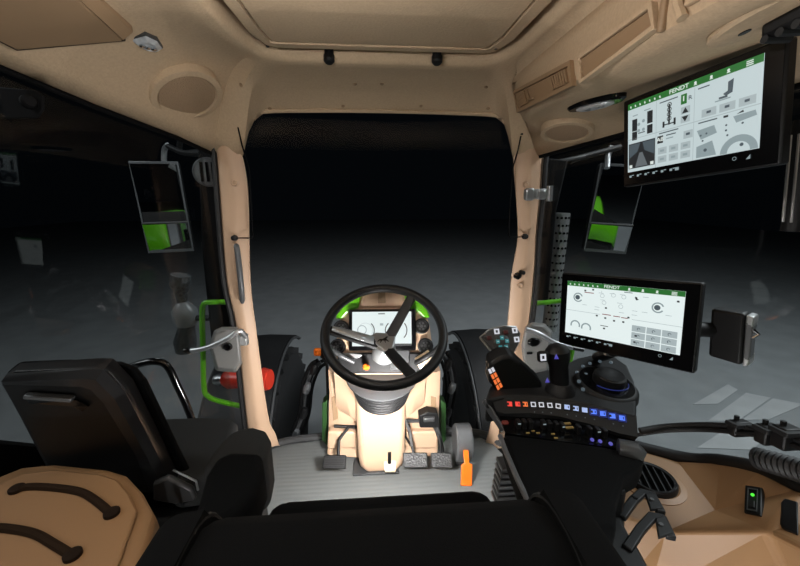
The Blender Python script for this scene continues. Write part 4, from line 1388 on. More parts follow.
# hoses over the sill
hz1 = smooth_path([P(640, 431, X=.70), P(665, 427, X=.76), P(700, 425.5, X=.81), P(735, 427, X=.83), P(765, 432, X=.84), P(800, 441, X=.84), P(830, 450, X=.84)], 5)
t = tag(obj('hose', MB().tube(hz1, .0085, 10), 'rubber'), 'upper black hose arching along the right window sill', 'hose', 'black hoses over the sill')
hz2 = smooth_path([P(636, 435, X=.70), P(665, 431, X=.75), P(700, 430, X=.80), P(735, 432.5, X=.82), P(770, 438, X=.83), P(800, 448, X=.83), P(830, 460, X=.83)], 5)
t = tag(obj('hose', MB().tube(hz2, .005, 10), 'black'), 'thinner black hose running just below the upper hose', 'hose', 'black hoses over the sill')
for (px, py), lab, s_ in (((739, 428), 'black hose clamp around both hoses, nearer the screen', 1), ((768, 434), 'black hose clamp beside the coiled cable at the right edge', 1.15), ((786, 437), 'black cable block on the hoses at the right picture edge', 1.3)):
    c = P(px, py, X=.835)
    t = thing('hose_clamp', lab, 'clamp', c, group='clamps on the hoses')
    fr = frame(c, (0, -1, .12), (0, 0, 1))
    obj('clamp_block', MB(fr).box((0, 0, .0), (.022 * s_, .04, .036 * s_)), 'black', t, bevel=.004)
    obj('clamp_strap', MB(fr).box((.004, -.004, .012 * s_), (.028 * s_, .046, .01)), 'soft', t, bevel=.002)
    obj('clamp_screw', MB(fr).lathe([(.005, 0), (.005, .012)], (-.004, -.004, .016 * s_), (0, 0, 1), 10), 'soft', t)
# coiled cable
c0, c1 = P(757, 458, X=.85), P(812, 474, X=.85)
d = (c1 - c0)
e1 = V((1, 0, 0))
e2 = d.normalized().cross(e1).normalized()
hel = []
NT = 9
for k in range(NT * 14 + 1):
    f = k / (NT * 14)
    a = 2 * math.pi * NT * f
    hel.append(c0 + d * f + (e1 * math.cos(a) + e2 * math.sin(a)) * .018)
tag(obj('coiled_cable', MB().tube(hel, .0062, 6), 'rubber'), 'coiled black cable on the sill at the right edge', 'cable')

# ------------------------------------------------------------------ tablet box by right window
t = thing('junction_box', 'black box with pale clip edge mounted outside the lower screen', 'box', P(730, 338, X=.85))
p0, p1, p2, p3 = P(711, 309, X=.80), P(745, 314, X=.83), P(741, 366, X=.83), P(708, 356, X=.80)
bk = V((.035, .02, 0))
obj('box_body', MB().prism([p0, p1, p2, p3], bk), 'black', t, bevel=.006)
q0, q1, q2, q3 = P(746, 315, X=.832), P(754, 317.5, X=.84), P(749, 366, X=.84), P(742, 367, X=.832)
obj('clip_edge', MB().prism([q0.lerp(q3, .12), q1.lerp(q2, .12), q1.lerp(q2, .9), q0.lerp(q3, .9)], bk * .8), 'mid', t, bevel=.003)
obj('clip_end', MB().prism([q0, q1, q1.lerp(q2, .22), q0.lerp(q3, .22)], bk), 'satin', t, bevel=.003)
obj('clip_end', MB().prism([q0.lerp(q3, .80), q1.lerp(q2, .80), q2, q3], bk), 'satin', t, bevel=.003)
obj('clip_latch', MB().tube([q1.lerp(q2, .25), q1.lerp(q2, .33) + V((.01, -.004, 0)), q1.lerp(q2, .42)], .004, 8), 'chrome', t)
a, b = P(697, 329, X=.76), P(712, 332, X=.81)
obj('mount_arm', MB().tube([P(690, 328, X=.74), a, b + V((.02, .01, 0))], .018, 10), 'black', t)
obj('mount_arm', MB().tube([b + V((.02, .01, 0)), b + V((.1, .05, -.02))], .016, 10), 'black', t)

# right rear door pillar with metal strips
t = thing('door_frame', 'dark door frame with silver strips at the right edge under the upper screen', 'frame', P(795, 150, X=.90))
u0, u1 = P(797, 135, X=.90), P(789, 222, X=.90)
obj('frame_bar', MB().tube([u0 + V((.01, 0, .03)), u0 + V((.01, 0, 0)), u1 + V((.01, 0, 0)), u1 + V((0.01, 0, -.02))], .018, 10), 'black', t)
obj('frame_strip', MB().tube([u0 + V((-.008, .005, 0)), u1 + V((-.008, .005, 0))], .003, 8), 'silver', t)
obj('frame_strip', MB().tube([u0 + V((-.012, -.014, 0)), u1 + V((-.012, -.014, 0))], .0025, 8), 'silver', t)

# ------------------------------------------------------------------ door latches
t = thing('door_latch', 'grey door latch box with silver pull lever on the left pillar', 'latch', P(225, 370, Y=1.40))
bxp = [(214, 330), (222, 326.5), (238.5, 326.5), (242.5, 364), (236, 373), (215.5, 371), (208.5, 346)]
obj('latch_box', MB().loft([[P(*q, Y=1.43) for q in bxp], [P(*q, Y=1.385) for q in [(216, 332), (223, 329), (237, 329), (240.5, 362), (235, 370), (217.5, 368), (211.5, 347)]]], close=True, caps=True), 'grey', t, bevel=.006)
obj('latch_knob', MB().lathe([(.017, -.01), (.017, .006), (.013, .012), (.010, .008), (.001, .008)], P(228, 346.5, Y=1.383), (0, -1, .2), 18), 'gloss', t)
obj('pull_lever', MB().tube(smooth_path([P(246, 337, Y=1.38), P(239.5, 331, Y=1.36), P(228, 338, Y=1.345), P(214, 345, Y=1.34), P(202, 349, Y=1.34), P(191, 350.5, Y=1.345)], 5), .0095, 10), 'silver', t)
obj('lever_tip', MB().lathe([(.010, -.012), (.012, .0), (.010, .012)], P(187.5, 350.5, Y=1.345), (1, 0, 0), 12), 'gloss', t)
obj('striker', MB().box(P(244, 339.5, Y=1.44), (.03, .03, .045)), 'satin', t, bevel=.004)
t = thing('door_latch', 'grey door latch box with silver pull lever behind the black joystick', 'latch', P(536, 360, Y=1.40))
bxp = [(525, 326), (532, 321.5), (545, 323), (553, 331), (549, 372), (524, 374), (521, 345)]
obj('latch_box', MB().loft([[P(*q, Y=1.43) for q in bxp], [P(*q, Y=1.385) for q in [(526, 329), (532, 325), (543, 326), (550, 333), (547, 369), (526, 371), (523, 346)]]], close=True, caps=True), 'grey', t, bevel=.006)
obj('latch_knob', MB().lathe([(.024, -.01), (.024, .004), (.018, .010), (.001, .010)], P(533.5, 342, Y=1.383), (0, -1, .2), 18, sx=1.1, sy=.8), 'gloss', t)
obj('latch_slot', MB().box(P(529.5, 353, Y=1.382), (.022, .008, .008)), 'gloss', t)
obj('pull_lever', MB().tube(smooth_path([P(526, 329, Y=1.37), P(538, 333, Y=1.36), P(552, 341, Y=1.355), P(565, 346, Y=1.355), P(572, 348, Y=1.36)], 4), .009, 10), 'silver', t)
obj('lever_tip', MB().tube([P(570, 347.5, Y=1.36), P(583, 350, Y=1.36)], .009, 10), 'gloss', t)

# ------------------------------------------------------------------ outside: handrails, mirrors, posts
YG = 1.56
gr = smooth_path([P(240, 302.5, Y=YG), P(226, 302, Y=YG), P(208, 302.3, Y=YG), P(203.5, 305, Y=YG), P(202.3, 314, Y=YG), P(203, 350, Y=YG), P(204, 388, Y=YG), P(208, 396, Y=YG), P(217, 400.5, Y=YG), P(240, 406, Y=YG)], 4)
tag(obj('grab_rail', MB().tube(gr, .0115, 12), 'green'), 'bright green bent grab rail outside the left window', 'handrail', 'green grab rails')
t = thing('grab_rail', 'bright green grab rail behind the joystick outside the right window', 'handrail', P(550, 340, Y=YG), group='green grab rails')
gr = smooth_path([P(530, 304, Y=YG), P(545, 302.5, Y=YG), P(560, 301, Y=YG), P(572, 300, Y=YG), P(577, 305, Y=YG), P(574, 340, Y=YG), P(568, 368, Y=YG), P(562, 373, Y=YG), P(545, 374, Y=YG), P(524, 376, Y=YG)], 4)
obj('rail', MB().tube(gr, .0115, 12), 'green', t)


def mirror(label, fr, w, h_, split, skew, tilt_u, tilt_l, arm):
    t = thing('wing_mirror', label, 'mirror', mtx=fr, group='tall black wing mirrors')
    hw, hh_ = w / 2, h_ / 2
    cs = [(-hw + skew[0], hh_), (hw + skew[1], hh_), (hw + skew[2], -hh_), (-hw + skew[3], -hh_)]
    def at(s, r, k=1):
        a = V((cs[0][0], 0, cs[0][1])).lerp(V((cs[1][0], 0, cs[1][1])), s)
        b = V((cs[3][0], 0, cs[3][1])).lerp(V((cs[2][0], 0, cs[2][1])), s)
        return a.lerp(b, r)
    o_ = [at(0, 0), at(1, 0), at(1, 1), at(0, 1)]
    ctr = sum(o_, V()) / 4
    obj('mirror_housing', MB(fr).loft([[p + V((0, -.004, 0)) for p in o_], [p + V((0, .03, 0)) for p in o_], [ctr + (p - ctr) * .75 + V((0, .075, 0)) for p in o_]], close=True, caps=True), 'black', t, bevel=.012)
    e = .045
    rimo = [at(0, 0), at(1, 0), at(1, 1), at(0, 1)]
    obj('mirror_rim', MB(fr).ringprism([p + V((0, -.006, 0)) for p in rimo], [ctr + (p - ctr) * .93 + V((0, -.006, 0)) for p in rimo], (0, .006, 0)), 'mid', t, bevel=.002)
    for (r0, r1, tl, nm) in ((.03, split - .012, tilt_u, 'mirror_glass'), (split + .012, .97, tilt_l, 'wide_angle_glass')):
        g = [at(e, r0), at(1 - e, r0), at(1 - e, r1), at(e, r1)]
        c = sum(g, V()) / 4
        Rm = Matrix.Rotation(tl[0], 3, 'X') @ Matrix.Rotation(tl[1], 3, 'Z')
        q = [c + Rm @ (p - c) + V((0, -.012, 0)) for p in g]
        obj(nm, MB(fr).prism(q, (0, .003, 0)), 'mirror', t, flat=True)
    obj('split_bar', MB(fr).tube([at(.02, split) + V((0, -.012, 0)), at(.98, split) + V((0, -.012, 0))], .006, 8), 'dgrey', t)
    for a in arm:
        obj('mirror_arm', MB().tube(smooth_path(a, 4), .013, 10), 'silver' if a is arm[0] else 'black', t)


FML = frame((-1.088, 1.991, 1.134), (.9808, .1945, .0144), (-.0243, .0489, .9985))
mirror('tall black wing mirror outside the left window', FML, .225, .46, .665, (.0, -.006, .012, .022), (math.radians(5), math.radians(0)), (math.radians(9), math.radians(3)),
       [[P(164, 163, Y=2.02), P(164.5, 150, Y=2.02), P(168, 145, Y=2.0)], [P(168, 146, Y=2.0), P(185, 153, Y=1.9), P(214, 153.5, Y=1.7)], [P(180, 140, Y=1.95), P(181, 152, Y=1.95), P(200, 152, Y=1.8)]])
FMR = frame((1.163, 1.706, 1.13), (.9821, -.1786, -.0594), (.0581, -.0122, .9982))
mirror('tall black wing mirror outside the right window, below the upper screen', FMR, .2, .42, .665, (-.002, .004, -.004, -.006), (math.radians(4), math.radians(-2)), (math.radians(9), math.radians(-3)),
       [[P(607, 168, Y=1.68), P(608, 156, Y=1.70), P(612, 146, Y=1.7)], [P(570, 161, Y=1.65), P(582, 157, Y=1.67), P(620, 147, Y=1.7)]])
# posts outside the pillars
t = thing('window_post', 'dark post with round lamp and speckled grey lamp outside the left windscreen pillar', 'post', P(210, 330, Y=1.62))
obj('post', MB().loft([[P(198, 150, Y=1.60), P(216, 150, Y=1.60), P(216, 150, Y=1.66), P(198, 150, Y=1.66)], [P(203, 260, Y=1.60), P(224, 260, Y=1.60), P(224, 260, Y=1.66), P(203, 260, Y=1.66)], [P(212, 345, Y=1.60), P(235, 345, Y=1.60), P(235, 345, Y=1.66), P(212, 345, Y=1.66)], ], close=True, caps=True), 'pitch', t, bevel=.006)
lp = obj('lamp_shell', MB().lathe([(.03, -.04), (.055, -.02), (.058, 0), (.052, .008), (.046, .004), (.001, .004)], P(208, 172, Y=1.58), (.2, -1, .05), 28), 'mid', t)
for k in (-1, 0, 1):
    obj('lamp_rib', MB().box(P(208, 172, Y=1.572) + V((k * .022, -.004, 0)), (.008, .012, .075)), 'gloss', lp)
gl2 = mat('smoky lamp plastic', (92, 96, 98), .25, spec=.6, bump=1, scale=60, kind='voronoi')
obj('lamp_foot', MB().tube([P(186, 351, Y=1.70), P(185, 342, Y=1.70), P(187, 325, Y=1.70)], [.045, .05, .035], 16), mat('speckled dark plastic', (52, 55, 56), .3, bump=1, scale=70, kind='voronoi', vary=.8), t)  # foot, band and dome: a window reflection shaped as a solid object
obj('lamp_band', MB().tube([P(187, 325, Y=1.70), P(186, 318, Y=1.70), P(184, 310, Y=1.70), P(182, 302, Y=1.70)], [.045, .055, .055, .025], 18), mat('pale smoky band', (112, 115, 116), .3), t)
obj('lamp_dome', MB().tube([P(182, 303, Y=1.70), P(181, 292, Y=1.70), P(180, 285, Y=1.70), P(181, 275, Y=1.70)], [.022, .03, .045, .042], 16), mat('speckled smoky plastic', (64, 68, 70), .3, bump=1, scale=70, kind='voronoi', vary=.8), t)

obj('lamp_bracket', MB().tube([P(187, 318, Y=1.72), P(212, 318, Y=1.66)], .014, 10), 'black', t)
t = thing('window_post', 'dark post with perforated silver guard outside the right windscreen pillar', 'post', P(550, 330, Y=1.62))
obj('post', MB().loft([[P(543, 158, Y=1.60), P(568, 160, Y=1.60), P(568, 160, Y=1.66), P(543, 158, Y=1.66)], [P(540, 212, Y=1.60), P(556, 212, Y=1.60), P(556, 212, Y=1.66), P(540, 212, Y=1.66)], [P(534, 300, Y=1.60), P(548, 300, Y=1.60), P(548, 300, Y=1.66), P(534, 300, Y=1.66)], ], close=True, caps=True), 'pitch', t, bevel=.006)
gtop, gbot = P(562.5, 213, Y=1.72), P(549, 330, Y=1.72)
gd = obj('exhaust_guard', MB().tube([gtop, gbot], .036, 20), 'satin', t)
ax = (gbot - gtop)
sd = V((1, 0, 0))
fw = ax.normalized().cross(sd).normalized()
if fw.y > 0:
    fw = -fw
for r in range(16):
    mb = MB()
    for c_ in range(-2, 3):
        a = c_ * .52 + (.26 if r % 2 else 0)
        dn = sd * math.sin(a) + fw * math.cos(a)
        mb.lathe([(.006, -.002), (.006, .0012)], gtop + ax * ((r + .6) / 16.5) + dn * .036, dn, 8)
    obj('guard_hole', mb, 'gloss', gd)
obj('post_top', MB().tube([P(552, 168, Y=1.62), P(560, 161, Y=1.62), P(585, 156, Y=1.64)], .008, 8), 'dgrey', t)

# the ghost reflection in the left window is built solid on the post
# red canister
t = thing('red_canister', 'red canister with silver tip behind the left windscreen pillar', 'canister', P(245, 390, Y=1.72))
c0, c1 = P(224, 379, Y=1.76), P(270, 379.5, Y=1.72)
obj('canister_body', MB().tube([c0, c0.lerp(c1, .12), c0.lerp(c1, .3), c0.lerp(c1, .7), c0.lerp(c1, .85), c1], [.035, .05, .045, .045, .06, .05], 20), 'red', t)
obj('silver_tip', MB().tube([P(214, 380, Y=1.77), P(219, 379.5, Y=1.77), P(225, 379, Y=1.76)], [.022, .03, .022], 14), 'silver', t)

obj('mount_bracket', MB().tube([c0.lerp(c1, .5), P(247, 379, Y=1.60)], .016, 10), 'black', t)

# front mudguards and wheels, outside


def mudguard(label, x0, x1, cy, cz, R):
    t = thing('front_wheel', label, 'wheel', ((x0 + x1) / 2, cy, cz - R), group='front wheels under black mudguards')
    rws = []
    for k in range(15):
        a = math.radians(58 + 112 * k / 14)
        y, z = cy + R * math.cos(a), cz + R * math.sin(a)
        rws.append([(x0, y, z - .03), (x0 + .012, y, z), ((x0 + x1) / 2, y, z + .012), (x1 - .012, y, z), (x1, y, z - .03)])
    obj('guard_shell', MB().loft(rws), 'black', t, solid=.012)
    for x in (x0, x1):
        obj('guard_lip', MB().tube([(x, r[2][1], r[2][2] - .03) for r in rws], .010, 8), 'dgrey', t)
    for f in (.35, .7):
        k = int(14 * f)
        p = V(rws[k][2])
        obj('guard_stay', MB().tube([p + V((0, 0, -.02)), V(((x0 + x1) / 2, cy + .1, cz + .1))], .014, 8), 'dgrey', t)
    w = t
    xm, hw = (x0 + x1) / 2, (x1 - x0) / 2 * 1.05
    r_ = R - .14
    obj('tyre', MB().lathe([(r_ * .6, -hw * .8), (r_ * .85, -hw), (r_ * .97, -hw * .9), (r_, -hw * .6), (r_, hw * .6), (r_ * .97, hw * .9), (r_ * .85, hw), (r_ * .6, hw * .8)], (xm, cy, cz), (1, 0, 0), 48), 'tyre', w)
    mb = MB()
    for k in range(22):
        a = 2 * math.pi * k / 22
        for s in (-1, 1):
            fr = Matrix.Translation((xm, cy, cz)) @ Matrix.Rotation(a + (.07 if s > 0 else 0), 4, 'X')
            mb.xf = fr
            mb.box((s * hw * .48, 0, r_ + .012), (hw * .95, .05, .05), Matrix.Rotation(s * .6, 3, 'Z'))
    mb.xf = None
    obj('tread_lug', mb, 'tyre', w)
    obj('wheel_disc', MB().lathe([(r_ * .58, -.05), (r_ * .6, .0), (r_ * .3, .03), (.08, .06)], (xm, cy, cz), (1 if xm > 0 else -1, 0, 0), 32), 'mid', w)


mudguard('front wheel under a black mudguard, seen through the windscreen by the left pillar', -1.15, -.69, 2.75, -.74, .80)
mudguard('front wheel under a black mudguard, seen through the windscreen by the armrest controls', .69, 1.15, 2.75, -.74, .80)
# small silver steps and hoses by the wheels
for s, pts, lab in ((-1, [(318, 360), (310, 366), (303, 385), (300, 410), (292, 432)], 'dark bundle of steel hydraulic lines left of the beige column'), (1, [(446, 352), (452, 362), (456, 385), (452, 410), (450, 428)], 'dark bundle of steel hydraulic lines right of the beige column')):
    t = thing('hydraulic_lines', lab, 'pipes', P(pts[-1][0], pts[-1][1], Y=1.8))
    for k in range(4):
        q = smooth_path([P(x + s * (k * 3.0) * (-1), y + (k % 2) * 3, Y=1.80 + .03 * k) for x, y in pts], 4)
        obj('pipe', MB().tube(q, .010, 8), 'dgrey' if k == 1 else 'pitch', t)
    for k in range(4):
        q = pts[1 + k % 4]
        obj('coupling', MB().lathe([(.016, -.03), (.02, -.01), (.02, .01), (.014, .03)], P(q[0] - s * 4, q[1] + 3, Y=1.79), (.3, 0, 1), 10), 'mid' if k % 2 else 'black', t)
t = thing('indicator_lamp', 'small amber indicator lamp left of the steering wheel', 'lamp', P(318, 356, Y=1.8))
obj('lens', MB().box(P(317.5, 352, Y=1.8), (.038, .03, .042)), 'amber', t, bevel=.01)
obj('lamp_socket', MB().box(P(322.5, 353, Y=1.81), (.022, .03, .05)), 'black', t, bevel=.004)
obj('lamp_stay', MB().tube([P(322, 355, Y=1.81), P(327, 366, Y=1.81), P(328, 400, Y=1.75)], .008, 8), 'black', t)

# engine bonnet beyond the dash, mostly hidden by it
t = thing('engine_bonnet', 'dark engine bonnet beyond the instrument panel', 'bonnet', (.04, 2.3, -.2))
rws = []
for y, w, z in ((1.72, .16, .18), (2.2, .17, .20), (3.0, .17, .14), (3.5, .16, .02), (3.65, .14, -.2)):
    rws.append([(.04 - w, y, -.5), (.04 - w, y, z - .08), (.04 - w * .7, y, z), (.04 + w * .7, y, z), (.04 + w, y, z - .08), (.04 + w, y, -.5)])
obj('bonnet_shell', MB().loft(rws, close=True, caps=True), 'black', t, bevel=.02)

# green rear mudguards behind the doors: they show in the mirrors
for s, lab in ((-1, 'green rear mudguard seen in the left wing mirror'), (1, 'green rear mudguard seen in the right wing mirror')):
    rws = []
    for k in range(13):
        a = math.radians(20 + 140 * k / 12)
        y, z = -1.6 + 1.05 * math.cos(a), -.42 + 1.15 * math.sin(a)
        x0, x1 = s * 1.08, s * 1.55
        rws.append([(x0, y, z - .02), (x0 + s * .03, y, z + .01), ((x0 + x1) / 2, y, z + .03), (x1 - s * .03, y, z + .01), (x1, y, z - .05)])
    t = thing('rear_mudguard', lab, 'mudguard', (s * 1.3, -1.6, -.42), group='green rear mudguards')
    obj('guard_shell', MB().loft(rws), 'green', t, solid=.02)
    obj('tyre', MB().lathe([(.5, -.22), (.9, -.25), (1.0, -.2), (1.02, .2), (.9, .25), (.5, .22)], (s * 1.32, -1.6, -.42), (1, 0, 0), 48), 'tyre', t)
    obj('lamp_post', MB().tube([(s * 1.12, -1.0, .70), (s * 1.12, -1.0, 1.25), (s * 1.25, -1.0, 1.35)], .04, 12), 'satin', t)

# ------------------------------------------------------------------ seats
# driver's seat, seen over its backrest
t = thing('driver_seat', 'black driver seat whose backrest top fills the bottom edge of the picture', 'seat', (0, .5, .03))
XC = .002


def extr(profile, xs, scale=None):
    rws = []
    for i, x in enumerate(xs):
        k = scale[i] if scale else 1
        cy = sum(p[0] for p in profile) / len(profile)
        cz = min(p[1] for p in profile)
        rws.append([(XC + x, cy + (p[0] - cy) * k, cz + (p[1] - cz) * (1 - (1 - k) * .35)) for p in profile])
    return MB().loft(rws, close=True, caps=True)


prf_ = [(.42, .45), (.415, .70), (.405, .775), (.385, .808), (.355, .828), (.31, .832), (.26, .82), (.23, .785), (.20, .70), (.18, .45)]
obj('backrest', extr(prf_, [-.212, -.205, -.19, .19, .205, .212], [.93, .98, 1, 1, .98, .93]), 'fabric', t)
for s in (-1, 1):
    mb = MB()
    rws = []
    for k in range(9):
        f = k / 8
        x = XC + s * (.205 + .085 * f)
        zt = .842 - .01 * f - .10 * f ** 4
        yb, yf = .20 + .03 * f ** 2, .43 - .02 * f ** 3
        n_ = 10
        rws.append([(x, (yb + yf) / 2 + (yf - yb) / 2 * math.cos(a), .45 + (zt - .45) * (1 - (1 - min(1, math.sin(a) * 1.15 if a < math.pi else 0)) ** 1)) if 0 < a < math.pi else (x, (yb + yf) / 2 + (yf - yb) / 2 * math.cos(a), .45) for a in [math.pi * q / 14 for q in range(15)]])
    mb.loft(rws, close=True, caps=True)
    obj('bolster', mb, 'fabric', t)
    obj('piping', MB().tube(smooth_path([(XC + s * .208, .42, .68), (XC + s * .208, .40, .79), (XC + s * .208, .35, .835), (XC + s * .208, .27, .828), (XC + s * .208, .22, .77)], 4), .0035, 6), 'fabric2', t)
obj('seat_cushion', MB().box((.01, .52, .43), (.55, .47, .13)), 'fabric', t, bevel=.05, seg=4)
obj('seat_base', MB().box((.01, .5, .20), (.36, .36, .34)), 'black', t, bevel=.02)
obj('backrest_recliner', MB().box((.0, .36, .45), (.48, .10, .12)), 'black', t, bevel=.02)
# its left armrest
pa = [P(*q, Z=.62) for q in ((206, 472), (216, 456), (232, 450), (262, 451), (264.5, 470), (256, 492), (240, 510), (225, 520), (190, 528))]
ar_ = obj('armrest', MB().prism(pa, (0, 0, -.09)), 'fabric', t, bevel=.018, seg=4)
obj('arm_bracket', MB().box((-.31, .62, .43), (.04, .10, .28)), 'black', ar_, bevel=.01)
t = thing('seat_side_pad', 'charcoal rounded pad between the driver seat armrest and the passenger seat', 'pad', (-.36, .9, .4))
pb = [P(*q, Z=.58) for q in ((200, 468), (212, 450), (228, 432), (240, 425.5), (254, 424.5), (266, 428), (270.5, 436), (266, 456), (240, 470))]
obj('pad_cushion', MB().prism(pb, (0, 0, -.16)), 'fabric2', t, bevel=.022, seg=4)
obj('pad_bracket', MB().box((pb[3] + pb[8]) / 2 + V((0, 0, -.30)), (.08, .08, .34)), 'black', t, bevel=.01)

# passenger seat
t = thing('passenger_seat', 'black passenger seat with folding backrest seen from behind on the left', 'seat', (-.6, .9, .03))


def bp_(px, py, f):
    """a point on the backrest's rear face; f runs 0 at its top to 1 at its foot"""
    return P(px, py, Y=.68 + .12 * f)


shell = [bp_(2, 384, .1), bp_(8, 377, .03), bp_(22, 371, 0), (bp_(60, 366.5, 0)), bp_(110, 364, 0), bp_(119, 367, .03), bp_(140, 398, .3), bp_(165, 450, .75), bp_(176, 482, 1), bp_(168, 492, 1), bp_(58, 494, 1), bp_(48, 470, .85), bp_(20, 416, .4)]
nb = V((0, .9, .25)).normalized()
def bq(px, py, f, dy):
    return P(px, py, Y=.68 + .12 * f + dy)


SH = [(2, 384, .1), (6, 376, .03), (14, 370.5, 0), (60, 368.5, 0), (99, 367, 0), (112, 372, .05), (127, 390, .25), (157, 452, .75), (172, 484, 1), (165, 492, 1), (58, 494, 1), (48, 470, .85), (20, 416, .4)]


def grow(pts, k, dy):
    mx, my = sum(p[0] for p in pts) / len(pts), sum(p[1] for p in pts) / len(pts)
    return [bq(mx + (p[0] - mx) * k, my + (p[1] - my) * k, p[2], dy) for p in pts]


obj('back_shell', MB().loft([grow(SH, 1, 0), grow(SH, 1.0, .02), grow(SH, .97, .055)], close=True, caps=True), 'shell', t, bevel=.006, seg=3)
# raised frame around the shell: bevelled top rail and right rail
rail = [bp_(9, 381, .04), bp_(84, 383, .08), bp_(94, 386, .09), bp_(107, 400, .27), bp_(138, 452, .75), bp_(151, 486, 1)]
outl_ = [bp_(7, 374, .0), bp_(90, 368.5, .0), bp_(104, 369, .0), bp_(125, 390, .25), bp_(157, 452, .75), bp_(173, 486, 1)]
mb = MB()
rws = []
for a, b in zip(outl_, rail):
    rws.append([b + nb * .01, b - nb * .010, a.lerp(b, .35) - nb * .014, a - nb * .002, a + nb * .03])
mb.loft(rws)
obj('shell_rim', mb, 'rim', t, solid=.006)
hg = [bp_(28, 391, .15), bp_(76, 394.5, .17), bp_(76, 398, .2), bp_(28, 394.5, .18)]
obj('handle_recess', MB().prism([bp_(28, 396, .2), bp_(78, 399, .2), bp_(90, 405, .26), bp_(84, 410, .3), bp_(74, 405, .26), bp_(30, 402, .24)], -nb * .004), 'gloss', t)
obj('fold_handle', MB().prism(hg, -nb * .014), 'mid', t, bevel=.003)
# front cushion of the backrest, beyond the shell
FC = [(3, 381, .05), (9, 371, .0), (20, 361.5, 0), (70, 359.5, 0), (122, 361.5, 0), (137, 367, .05), (147, 379, .2), (182, 452, .7), (197, 482, 1), (190, 492, 1), (70, 490, 1), (40, 450, .7)]
obj('back_cushion', MB().loft([grow(FC, .96, .055), grow(FC, .995, .07), grow(FC, 1, .10), grow(FC, .96, .135)], close=True, caps=True), 'fabric', t, bevel=.008, seg=3)
pc_ = [P(*q, Z=.50) for q in ((150, 417), (200, 415.5), (230, 416.5), (237, 421), (232, 440), (214, 474), (170, 480))]
obj('seat_cushion', MB().prism(pc_, (0, 0, -.10)), 'fabric2', t, bevel=.02, seg=4)
obj('seat_base', MB().box((-.56, .93, .21), (.28, .30, .38)), 'black', t, bevel=.02)
hgp = [bp_(158, 474, .95), bp_(172, 468, .9), bp_(196, 480, .95), bp_(200, 490, 1), bp_(180, 494, 1), bp_(158, 490, 1)]
obj('hinge', MB().prism([p - nb * .012 for p in hgp], -nb * .015), 'dgrey', t, bevel=.005)
obj('hinge_edge', MB().tube([toward(bp_(173, 470, .9), .03), toward(bp_(196, 481, .95), .03), toward(bp_(198, 490, 1), .03)], .0025, 6), 'silver', t)
# hoop rail beyond the passenger seat
hp2 = smooth_path([P(130, 367, Y=1.18), P(141, 363.5, Y=1.18), P(152, 361.5, Y=1.18), P(163, 363, Y=1.18), P(170, 370, Y=1.18), P(177, 385, Y=1.18), P(185, 402, Y=1.18), P(192, 420, Y=1.18), P(200, 445, Y=1.18), P(203, 458, Y=1.18)], 4)
tag(obj('hoop_rail', MB().tube(hp2, .012, 12), 'gloss'), 'black curved hoop rail beside the passenger seat cushion', 'handrail')

# ------------------------------------------------------------------ left rear console
t = thing('storage_console', 'tan storage console with two dark brown straps in the bottom left corner', 'console', (-.62, .5, .03))
Zc = .60
ct = [(-60, 505), (0, 477), (20, 469), (55, 465.5), (108, 471), (128, 477), (143, 493), (156, 517), (130, 600), (-60, 640)]
mb = MB()
T_ = [P(*q, Z=Zc) for q in ct]
cc = sum(T_, V()) / len(T_)
lowr = [P(*q, Z=Zc - .02) for q in ct]
mb.loft([[cc + (p - cc) * .90 + V((0, 0, .010)) for p in T_], T_, [cc + (p - cc) * 1.015 + V((0, 0, -.02)) for p in T_], [cc + (p - cc) * 1.03 + V((0, 0, -.5)) for p in T_]], close=True, caps=True)
cbv = BVHTree.FromBMesh(mb.bm)
obj('console_body', mb, 'beige_low', t, bevel=.008, seg=3)
lid = [(-60, 520), (2, 487), (24, 477), (56, 473), (102, 478), (118, 483), (130, 497), (138, 514), (112, 590), (-60, 620)]
Lp = [P(*q, Z=Zc + .012) for q in lid]
obj('console_lid', MB().prism(Lp, (0, 0, .010)), 'beige_low', t, bevel=.004)
for pts in ([(17, 490), (30, 487), (55, 488), (80, 492), (95, 500), (112, 514)], [(-20, 527), (10, 529), (35, 534), (55, 545), (73, 556)]):
    q = smooth_path([P(x, y, Z=Zc + .0245) for x, y in pts], 5)
    s_ = obj('strap', MB().tube(q, .0075, 8), mat('dark brown strap', (40, 28, 18), .9, spec=.1), t)
    for e in (pts[0], pts[-1]):
        obj('strap_end', MB().lathe([(.013, -.002), (.013, .006), (.009, .009)], P(*e, Z=Zc + .0225), (0, 0, 1), 16), mat('dark brown stud', (34, 24, 17), .85, spec=.1), s_)

# ------------------------------------------------------------------ light
w = bpy.data.worlds.new('dark studio')
SC.world = w
w.use_nodes = True
bg = w.node_tree.nodes['Background']
bg.inputs[0].default_value = (.55, .75, 1, 1)
bg.inputs[1].default_value = .0022


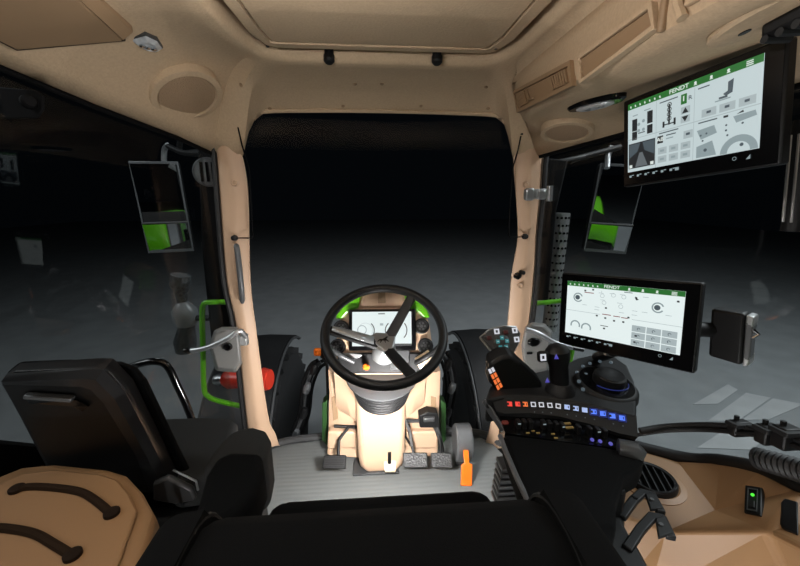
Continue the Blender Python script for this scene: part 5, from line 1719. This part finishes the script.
def area(name, loc, to, size, power, col=(1, .96, .9), size_y=None, spread=180):
    l = bpy.data.lights.new(name, 'AREA')
    l.energy = power
    l.size = size
    l.color = col
    l.spread = math.radians(spread)
    if size_y:
        l.shape = 'RECTANGLE'
        l.size_y = size_y
    o = bpy.data.objects.new(name, l)
    COL.objects.link(o)
    o.location = loc
    d = V(to) - V(loc)
    o.rotation_euler = d.to_track_quat('-Z', 'Y').to_euler()
    return o


def point(name, loc, power, col=(1, .97, .94), r=0.0):
    l = bpy.data.lights.new(name, 'POINT')
    l.energy = power
    l.shadow_soft_size = r
    l.color = col
    o = bpy.data.objects.new(name, l)
    COL.objects.link(o)
    o.location = loc


area('footwell_light', (.03, .90, .50), (.03, 1.45, .22), .12, 12.5, (1, .97, .95), size_y=.08)  # added fill without a fitting, brightens the column
for x in (-.24, 0, .24):
    for y in (-.2, .05):
        point('rear_floor_lamp', (x, y, .32), 6.0, (1, .98, .97))  # added fill points behind the seat, lift the ceiling; no lamp there
# added fill points under the hatch and behind the driver, no fittings there
for x in (-.30, -.20, -.10, 0):
    for y in (.45, .65):
        point('hatch_lamp', (x + .0, y, 1.46), .98, (1, .98, .97))
for x in (-.4, -.13, .13, .4):
    point('rear_lamp', (x, -.45, 1.2), 1.4, (1, .98, .97))
area('studio_light_front', (0, 9, 6), (0, 6.5, GZ), 4, 26, (.9, .96, 1))
area('studio_light_left', (-6, 2.5, 5), (-5, 3, GZ), 3, 34, (.9, .96, 1))
area('studio_light_right', (5.5, 2.5, 5), (4.6, 3, GZ), 3, 420, (.9, .96, 1))
area('studio_light_side', (-3.2, .4, 3.2), (-.9, 1.6, .8), 1.2, 50, (.95, .98, 1))  # this pair is added fill for the rails and mirrors outside
area('studio_light_side', (3.2, .4, 3.2), (.95, 1.6, .8), 1.2, 70, (.95, .98, 1))
area('studio_light_rear', (0, -5, 5), (0, -2.5, 0), 3, 260, (.95, .98, 1))

# ------------------------------------------------------------------ view
vs_ = SC.view_settings
vs_.view_transform = 'Standard'
vs_.look = 'None'
vs_.gamma = 1
vs_.exposure = 0
vs_.use_curve_mapping = False
SC.cycles.use_denoising = True
SC.cycles.max_bounces = 8
SC.cycles.transparent_max_bounces = 16
SC.cycles.sample_clamp_indirect = 4
